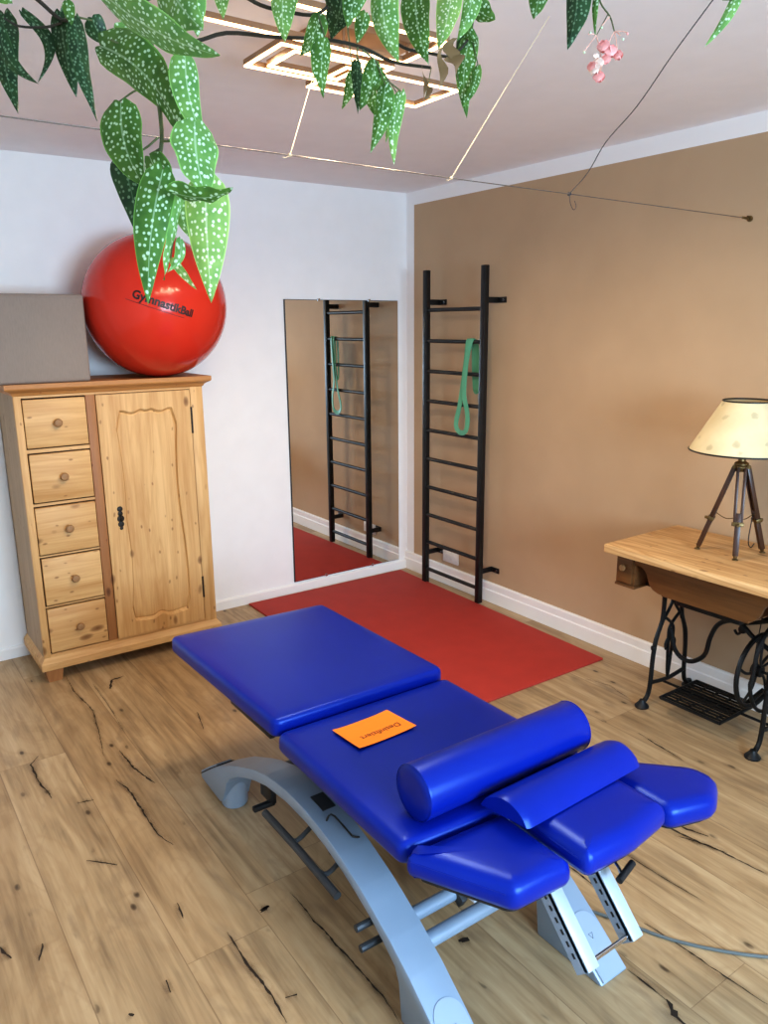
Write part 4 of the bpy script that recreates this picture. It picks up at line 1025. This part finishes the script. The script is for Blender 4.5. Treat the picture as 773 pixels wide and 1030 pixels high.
bm = B(); tube(bm, [(LX+.02,LY-.01,1.07), (LX+.06,LY-.03,.95), (LX+.07,LY-.02,.80), (LX+.13,LY+.0,.7535), (LX+.19,LY+.02,.7535)], .0022, 6, 5); obj('power_cord', bm, M['black_plastic'], t)

# ------------------------------------------------------------------ LED ceiling light
t = thing('ceiling_light', 'warm glowing ceiling light of overlapping rectangular frames', 'ceiling light', (-1.75, -2.08, H))
def led_frame(x0, x1, y0, y1, z):
    w, h = .010, .014
    bm = B()
    # hollow body: outer rim only on top and outside, so the strip shows below
    for a, b, c, d in ((x0,x1,y0,y0+w), (x0,x1,y1-w,y1), (x0,x0+w,y0+w,y1-w), (x1-w,x1,y0+w,y1-w)): box(bm, a, b, c, d, z, z+h)
    f = obj('light_frame', bm, M['bronze'], t, smooth=False)
    bm = B(); e = .001
    for a, b, c, d in ((x0+e,x1-e,y0+e,y0+w-e), (x0+e,x1-e,y1-w+e,y1-e), (x0+e,x0+w-e,y0+w-e,y1-w+e), (x1-w+e,x1-e,y0+w-e,y1-w+e)): box(bm, a, b, c, d, z-.005, z-.0004)
    obj('led_strip', bm, M['led'], f, smooth=False)
led_frame(-2.006, -1.640, -2.130, -1.905, 2.362)
led_frame(-1.950, -1.715, -2.100, -1.940, 2.3621)
led_frame(-1.760, -1.335, -2.060, -1.828, 2.3619)
led_frame(-2.330, -1.640, -2.375, -2.172, 2.362)
bm = B(); box(bm, -1.90, -1.60, -2.20, -2.02, 2.405, 2.4295, .003); obj('ceiling_plate', bm, M['bronze'], t)
bm = B()
for x, y in ((-1.85,-2.19), (-1.64,-2.19), (-1.85,-2.12), (-1.64,-2.12), (-1.70,-2.05)):
    tube(bm, [(x, y, 2.358), (x, y, 2.41)], .004, 6)
obj('frame_spacer', bm, M['bronze'], t)

# ------------------------------------------------------------------ wires and strings under the ceiling
t = thing('tension_wire', 'thin taut wire stretched across under the ceiling to a hook on the beige wall', 'wire', (0, -2.284, 2.04))
wp = [(XL, -2.42, 2.04), (-2.122, -2.368, 2.038), (-1.604, -2.345, 2.037), (-1.109, -2.330, 2.038), (-.045, -2.287, 2.04)]
bm = B(); tube(bm, wp, .0014, 6); obj('wire', bm, M['wire'], t)
bm = B(); tube(bm, [(-.06,-2.288,2.04), (-.030,-2.286,2.04)], .005, 8); tube(bm, [(-.032,-2.286,2.04), (-.020,-2.285,2.048), (-.008,-2.284,2.04)], .003, 6, 4); obj('wire_tensioner', bm, M['brass'], t)
bm = B(); lathe(bm, [(.012,0), (.012,.003), (.004,.005), (.004,.012)], (0, -2.284, 2.04), (-1,0,0), 12); obj('wall_hook', bm, M['brass'], t)
def string(pts, m, label, r=.0012, sm=0, knot=True):
    bm = B(); tube(bm, pts, r, 6, sm)
    if knot:
        k = Vector(pts[0]); lathe(bm, [(0,-.005), (.004,-.003), (.0045,.001), (.003,.004), (0,.006)], k, (1,.1,0), 8)
        tube(bm, [k, k+V(-.015,-.004,-.008), k+V(-.024,-.006,-.008)], r*.9, 5)
    return tag(obj('string', bm, m, origin=pts[-1]), label, 'string')
string([(-2.122, -2.368, 2.038), (-1.80, -2.00, 2.428)], M['twine'], 'pale twine tied to the wire and rising behind the leaves beside the ceiling light', .0010)
string([(-1.604, -2.345, 2.037), (-1.405, -2.50, 2.430)], M['twine'], 'pale twine rising from the wire above the room corner up to the ceiling', .0011)
tr = string([(-1.109, -2.330, 2.038), (-1.108, -2.400, 2.090), (-1.128, -2.480, 2.160), (-1.124, -2.580, 2.236), (-1.142, -2.700, 2.335), (-1.155, -2.82, 2.430)], M['thread'], 'dark thin thread hanging in a slightly wavy line from the ceiling down to the wire', .0016, 5, False)
bm = B(); k = V(-1.109, -2.330, 2.038)
lathe(bm, [(0,-.006), (.006,-.003), (.006,.003), (0,.006)], k, (1,.05,0), 8)
tube(bm, [k, k+V(.006,0,-.025), k+V(.022,.0,-.045), k+V(.034,0,-.035), k+V(.026,0,-.018)], .0010, 5, 4); obj('thread_knot', bm, M['thread'], tr)

# ------------------------------------------------------------------ trailing begonia
POT = V(-2.82, -3.78, 2.06)
t = thing('trailing_begonia', 'trailing plant with white spotted green leaves and pink blossoms hanging under the ceiling', 'plant', POT)
bm = B(); lathe(bm, [(0,0), (.075,0), (.085,.01), (.115,.15), (.122,.155), (.122,.175), (.110,.175), (.105,.15), (0,.15)], POT, (0,0,1), 32); obj('pot', bm, M['white_plastic'], t)
bm = B()
for k in range(3):
    a = 2*PI*k/3+.3; tube(bm, [POT+V(.118*math.cos(a), .118*math.sin(a), .17), POT+V(0, 0, H-POT.z-.01)], .002, 5)
obj('hanger', bm, M['twine'], t)
for i, (pts, r) in enumerate(STEMS):
    bm = B(); tube(bm, pts, [r, r*.85, r*.7], 7, 4); obj('stem', bm, M['stem_dark'] if i in (0, 1, 16, 17, 25) else M['stem'], t)
P0 = POT+V(0,0,.155)
for i, e_ in ((0, 0), (4, 0), (17, 0), (25, -1), (30, 0), (33, 0)):
    p = Vector(STEMS[i][0][e_])
    mid_ = P0.lerp(p, .5); mid_.z = max(P0.z, p.z)+.07
    mid2 = P0.lerp(p, .85); mid2.z = p.z+.05
    r_ = STEMS[i][1]
    bm = B(); tube(bm, [P0+(mid_-P0)*.02, P0+(mid_-P0)*.3+V(0,0,.06), mid_, mid2, p], [.006, .006, r_], 7, 5); obj('cane', bm, M['stem_dark'], t)

CAMP = V(-3.0886, -4.1159, 1.65)
def leaf(L, k):
    P, Q = V(*L[0:3]), V(*L[3:6]); W, bend, roll, tone = L[6:10]
    ax = Q-P; Ln = ax.length; ax.normalize()
    view = (V(-2.9, -3.9, 1.5)-P).normalized()
    nrm = (view-ax*view.dot(ax)).normalized()
    nrm = (Matrix.Rotation(roll, 3, ax) @ nrm); side = ax.cross(nrm).normalized()
    NT_, NV = 16, 8
    rr_ = random.Random(k*7+1)
    asym = rr_.choice((-1, 1)); wavy = rr_.uniform(.01, .035); ph = rr_.uniform(0, 6)
    Wf = W/max(.45, abs(math.cos(roll)))
    bm = B(); g = []
    uvm = bm.loops.layers.uv.new('metres'); uve = bm.loops.layers.uv.new('edge')
    for i in range(NT_+1):
        u = i/NT_; s = u
        wid = (math.sin(PI*min(1, (s+.0)*.5+.0)**.0) if False else 1)
        wd = (.34+.66*(1-(1-s/.24)**2)**.5) if s < .24 else (1-((s-.24)/.76)**1.7)
        row = []
        for j in range(NV+1):
            v_ = -1+2*j/NV
            lobe = Ln*(.02-.06*(1-(1-abs(v_))**2)*(1 if abs(v_) < .8 else .75)*(1.3 if v_*asym > 0 else .8))*(1-s)**8     # base lobes fall behind the petiole
            off = side*(v_*wd*Wf/2*(1.10 if v_*asym > 0 else .90)+bend*Ln*.5*math.sin(PI*s))
            cup = nrm*(-.16*Wf*v_*v_*wd+.020*Ln*math.sin(PI*s)+wavy*Wf*math.sin(s*16+ph+v_*2)*abs(v_)*2)
            row.append((bm.verts.new(P+ax*(s*Ln+lobe)+off+cup), v_, s, v_*wd*Wf/2+k*.13, s*Ln+k*.07))
        g.append(row)
    for i in range(NT_):
        for j in range(NV):
            q = (g[i][j], g[i][j+1], g[i+1][j+1], g[i+1][j])
            f = bm.faces.new([x[0] for x in q])
            for lp, x in zip(f.loops, q): lp[uve].uv = (x[1], x[2]); lp[uvm].uv = (x[3], x[4])
    mt = M['leaf0'] if tone < .3 else M['leaf1'] if tone < .58 else M['leaf2'] if tone < .86 else M['leaf3']
    return obj('leaf', bm, mt, t, angle=180)
for k, L in enumerate(LEAVES): leaf(L, k)
bm = B()
for a, b in FSTALK:
    tube(bm, [a, (V(*a)+V(*b))/2+V(.002,.001,.002), b], .0009, 5, 3)
inf = obj('flower_stalks', bm, M['fstalk'], t)
for x, y, z, s, kd in BLOOMS:
    bm = B(); c = V(x, y, z); rr_ = random.Random(int(abs(x*9e4)))
    if s < .006 and kd in (0, 1, 3):
        bmesh.ops.create_icosphere(bm, subdivisions=2, radius=s*.5); bmesh.ops.translate(bm, verts=bm.verts, vec=c)
        obj('flower_bud', bm, M['bud'] if kd != 1 else M['petal'], inf); continue
    for q in range(4):                                # two broad and two narrow petals folded downwards
        a = PI/2*q+rr_.uniform(0, 1); n_ = V(math.cos(a), math.sin(a), -.35).normalized(); w = V(-math.sin(a), math.cos(a), 0)
        grid = []
        wd = s*(.75 if q % 2 == 0 else .36)
        for i in range(6):
            u = i/5; row = []
            for j in range(5):
                v_ = -1+j*.5
                p = c+V(0,0,s*.45)+n_*(s*.45*math.sin(u*PI*.6))-V(0,0,s*1.05*u)+w*v_*wd*math.sin(PI*(u*.8+.12))+n_*(-v_*v_*s*.12)
                row.append(bm.verts.new(p))
            grid.append(row)
        for i in range(5):
            for j in range(4): bm.faces.new((grid[i][j], grid[i][j+1], grid[i+1][j+1], grid[i+1][j]))
    obj('blossom', bm, M['petal'] if kd in (1, 2) else M['petal_pale'], inf, angle=180)
for k, L in enumerate(DRY):
    P, Q = V(*L[0:3]), V(*L[3:6]); W = L[6]
    bm = B(); n = 8; a = []; b = []; ax = (Q-P).normalized(); s_ = ax.cross(V(-.6,-.6,-.2)).normalized()
    for i in range(n+1):
        u = i/n; c = P.lerp(Q, u)+s_*W*.4*math.sin(u*5+k); w = W*.5*math.sin(PI*(u*.85+.1))
        a.append(bm.verts.new(c+s_*w)); b.append(bm.verts.new(c-s_*w+V(0,.006*math.sin(u*9),0)))
    for i in range(n): bm.faces.new((a[i], b[i], b[i+1], a[i+1]))
    obj('withered_leaf', bm, M['dry'], t, angle=180)

# ------------------------------------------------------------------ light
def area(name, loc, rot, sx, sy, power, col):
    l = bpy.data.lights.new(name, 'AREA'); l.shape = 'RECTANGLE'; l.size = sx; l.size_y = sy; l.energy = power; l.color = col
    o = bpy.data.objects.new(name, l); COL.objects.link(o); o.location = loc; o.rotation_euler = rot
    return o
area('window_daylight', ((WX0+WX1)/2, YF-.25, 1.42), (PI/2-.25, 0, 0), WX1-WX0-.1, .95, WIN_P, (.54, .76, 1.0))
for i, (x, y) in enumerate(((-1.99,-1.95), (-1.70,-1.91), (-1.36,-1.90), (-1.55,-2.05), (-1.80,-2.12), (-2.30,-2.25), (-1.98,-2.37), (-1.65,-2.30))):
    l = bpy.data.lights.new('led_lamp', 'SPOT'); l.energy = LED_P; l.color = (1.0, .79, .54); l.spot_size = math.radians(172); l.spot_blend = .6; l.shadow_soft_size = .05
    o = bpy.data.objects.new('led_lamp', l); COL.objects.link(o); o.location = (x, y, 2.348)
w = bpy.data.worlds.new('sky'); SC.world = w; w.use_nodes = True
bg = w.node_tree.nodes['Background']
sky = w.node_tree.nodes.new('ShaderNodeTexSky'); sky.sky_type = 'NISHITA'; sky.sun_disc = False; sky.sun_elevation = math.radians(40)
w.node_tree.links.new(sky.outputs[0], bg.inputs[0]); bg.inputs[1].default_value = .15

# ------------------------------------------------------------------ camera
cam = bpy.data.cameras.new('camera'); co = bpy.data.objects.new('camera', cam); COL.objects.link(co)
f_, yaw, pitch, roll = 779.076, .6130425, .23959555, -.00923853
cam.sensor_fit = 'VERTICAL'; cam.sensor_height = 24; cam.lens = f_*24/1030; cam.clip_start = .05
Fv = V(math.sin(yaw)*math.cos(pitch), math.cos(yaw)*math.cos(pitch), -math.sin(pitch)); Rv = V(math.cos(yaw), -math.sin(yaw), 0); Uv = Rv.cross(Fv)
R2 = Rv*math.cos(roll)+Uv*math.sin(roll); U2 = -Rv*math.sin(roll)+Uv*math.cos(roll)
mm = Matrix((R2, U2, -Fv)).transposed().to_4x4(); mm.translation = CAMP; co.matrix_world = mm
SC.camera = co
SC.view_settings.view_transform = 'Standard'; SC.view_settings.look = 'Medium High Contrast'; SC.view_settings.exposure = EXPO; SC.view_settings.gamma = 1
SC.cycles.use_denoising = True
SC.cycles.max_bounces = 8; SC.cycles.diffuse_bounces = 5; SC.cycles.sample_clamp_indirect = 6
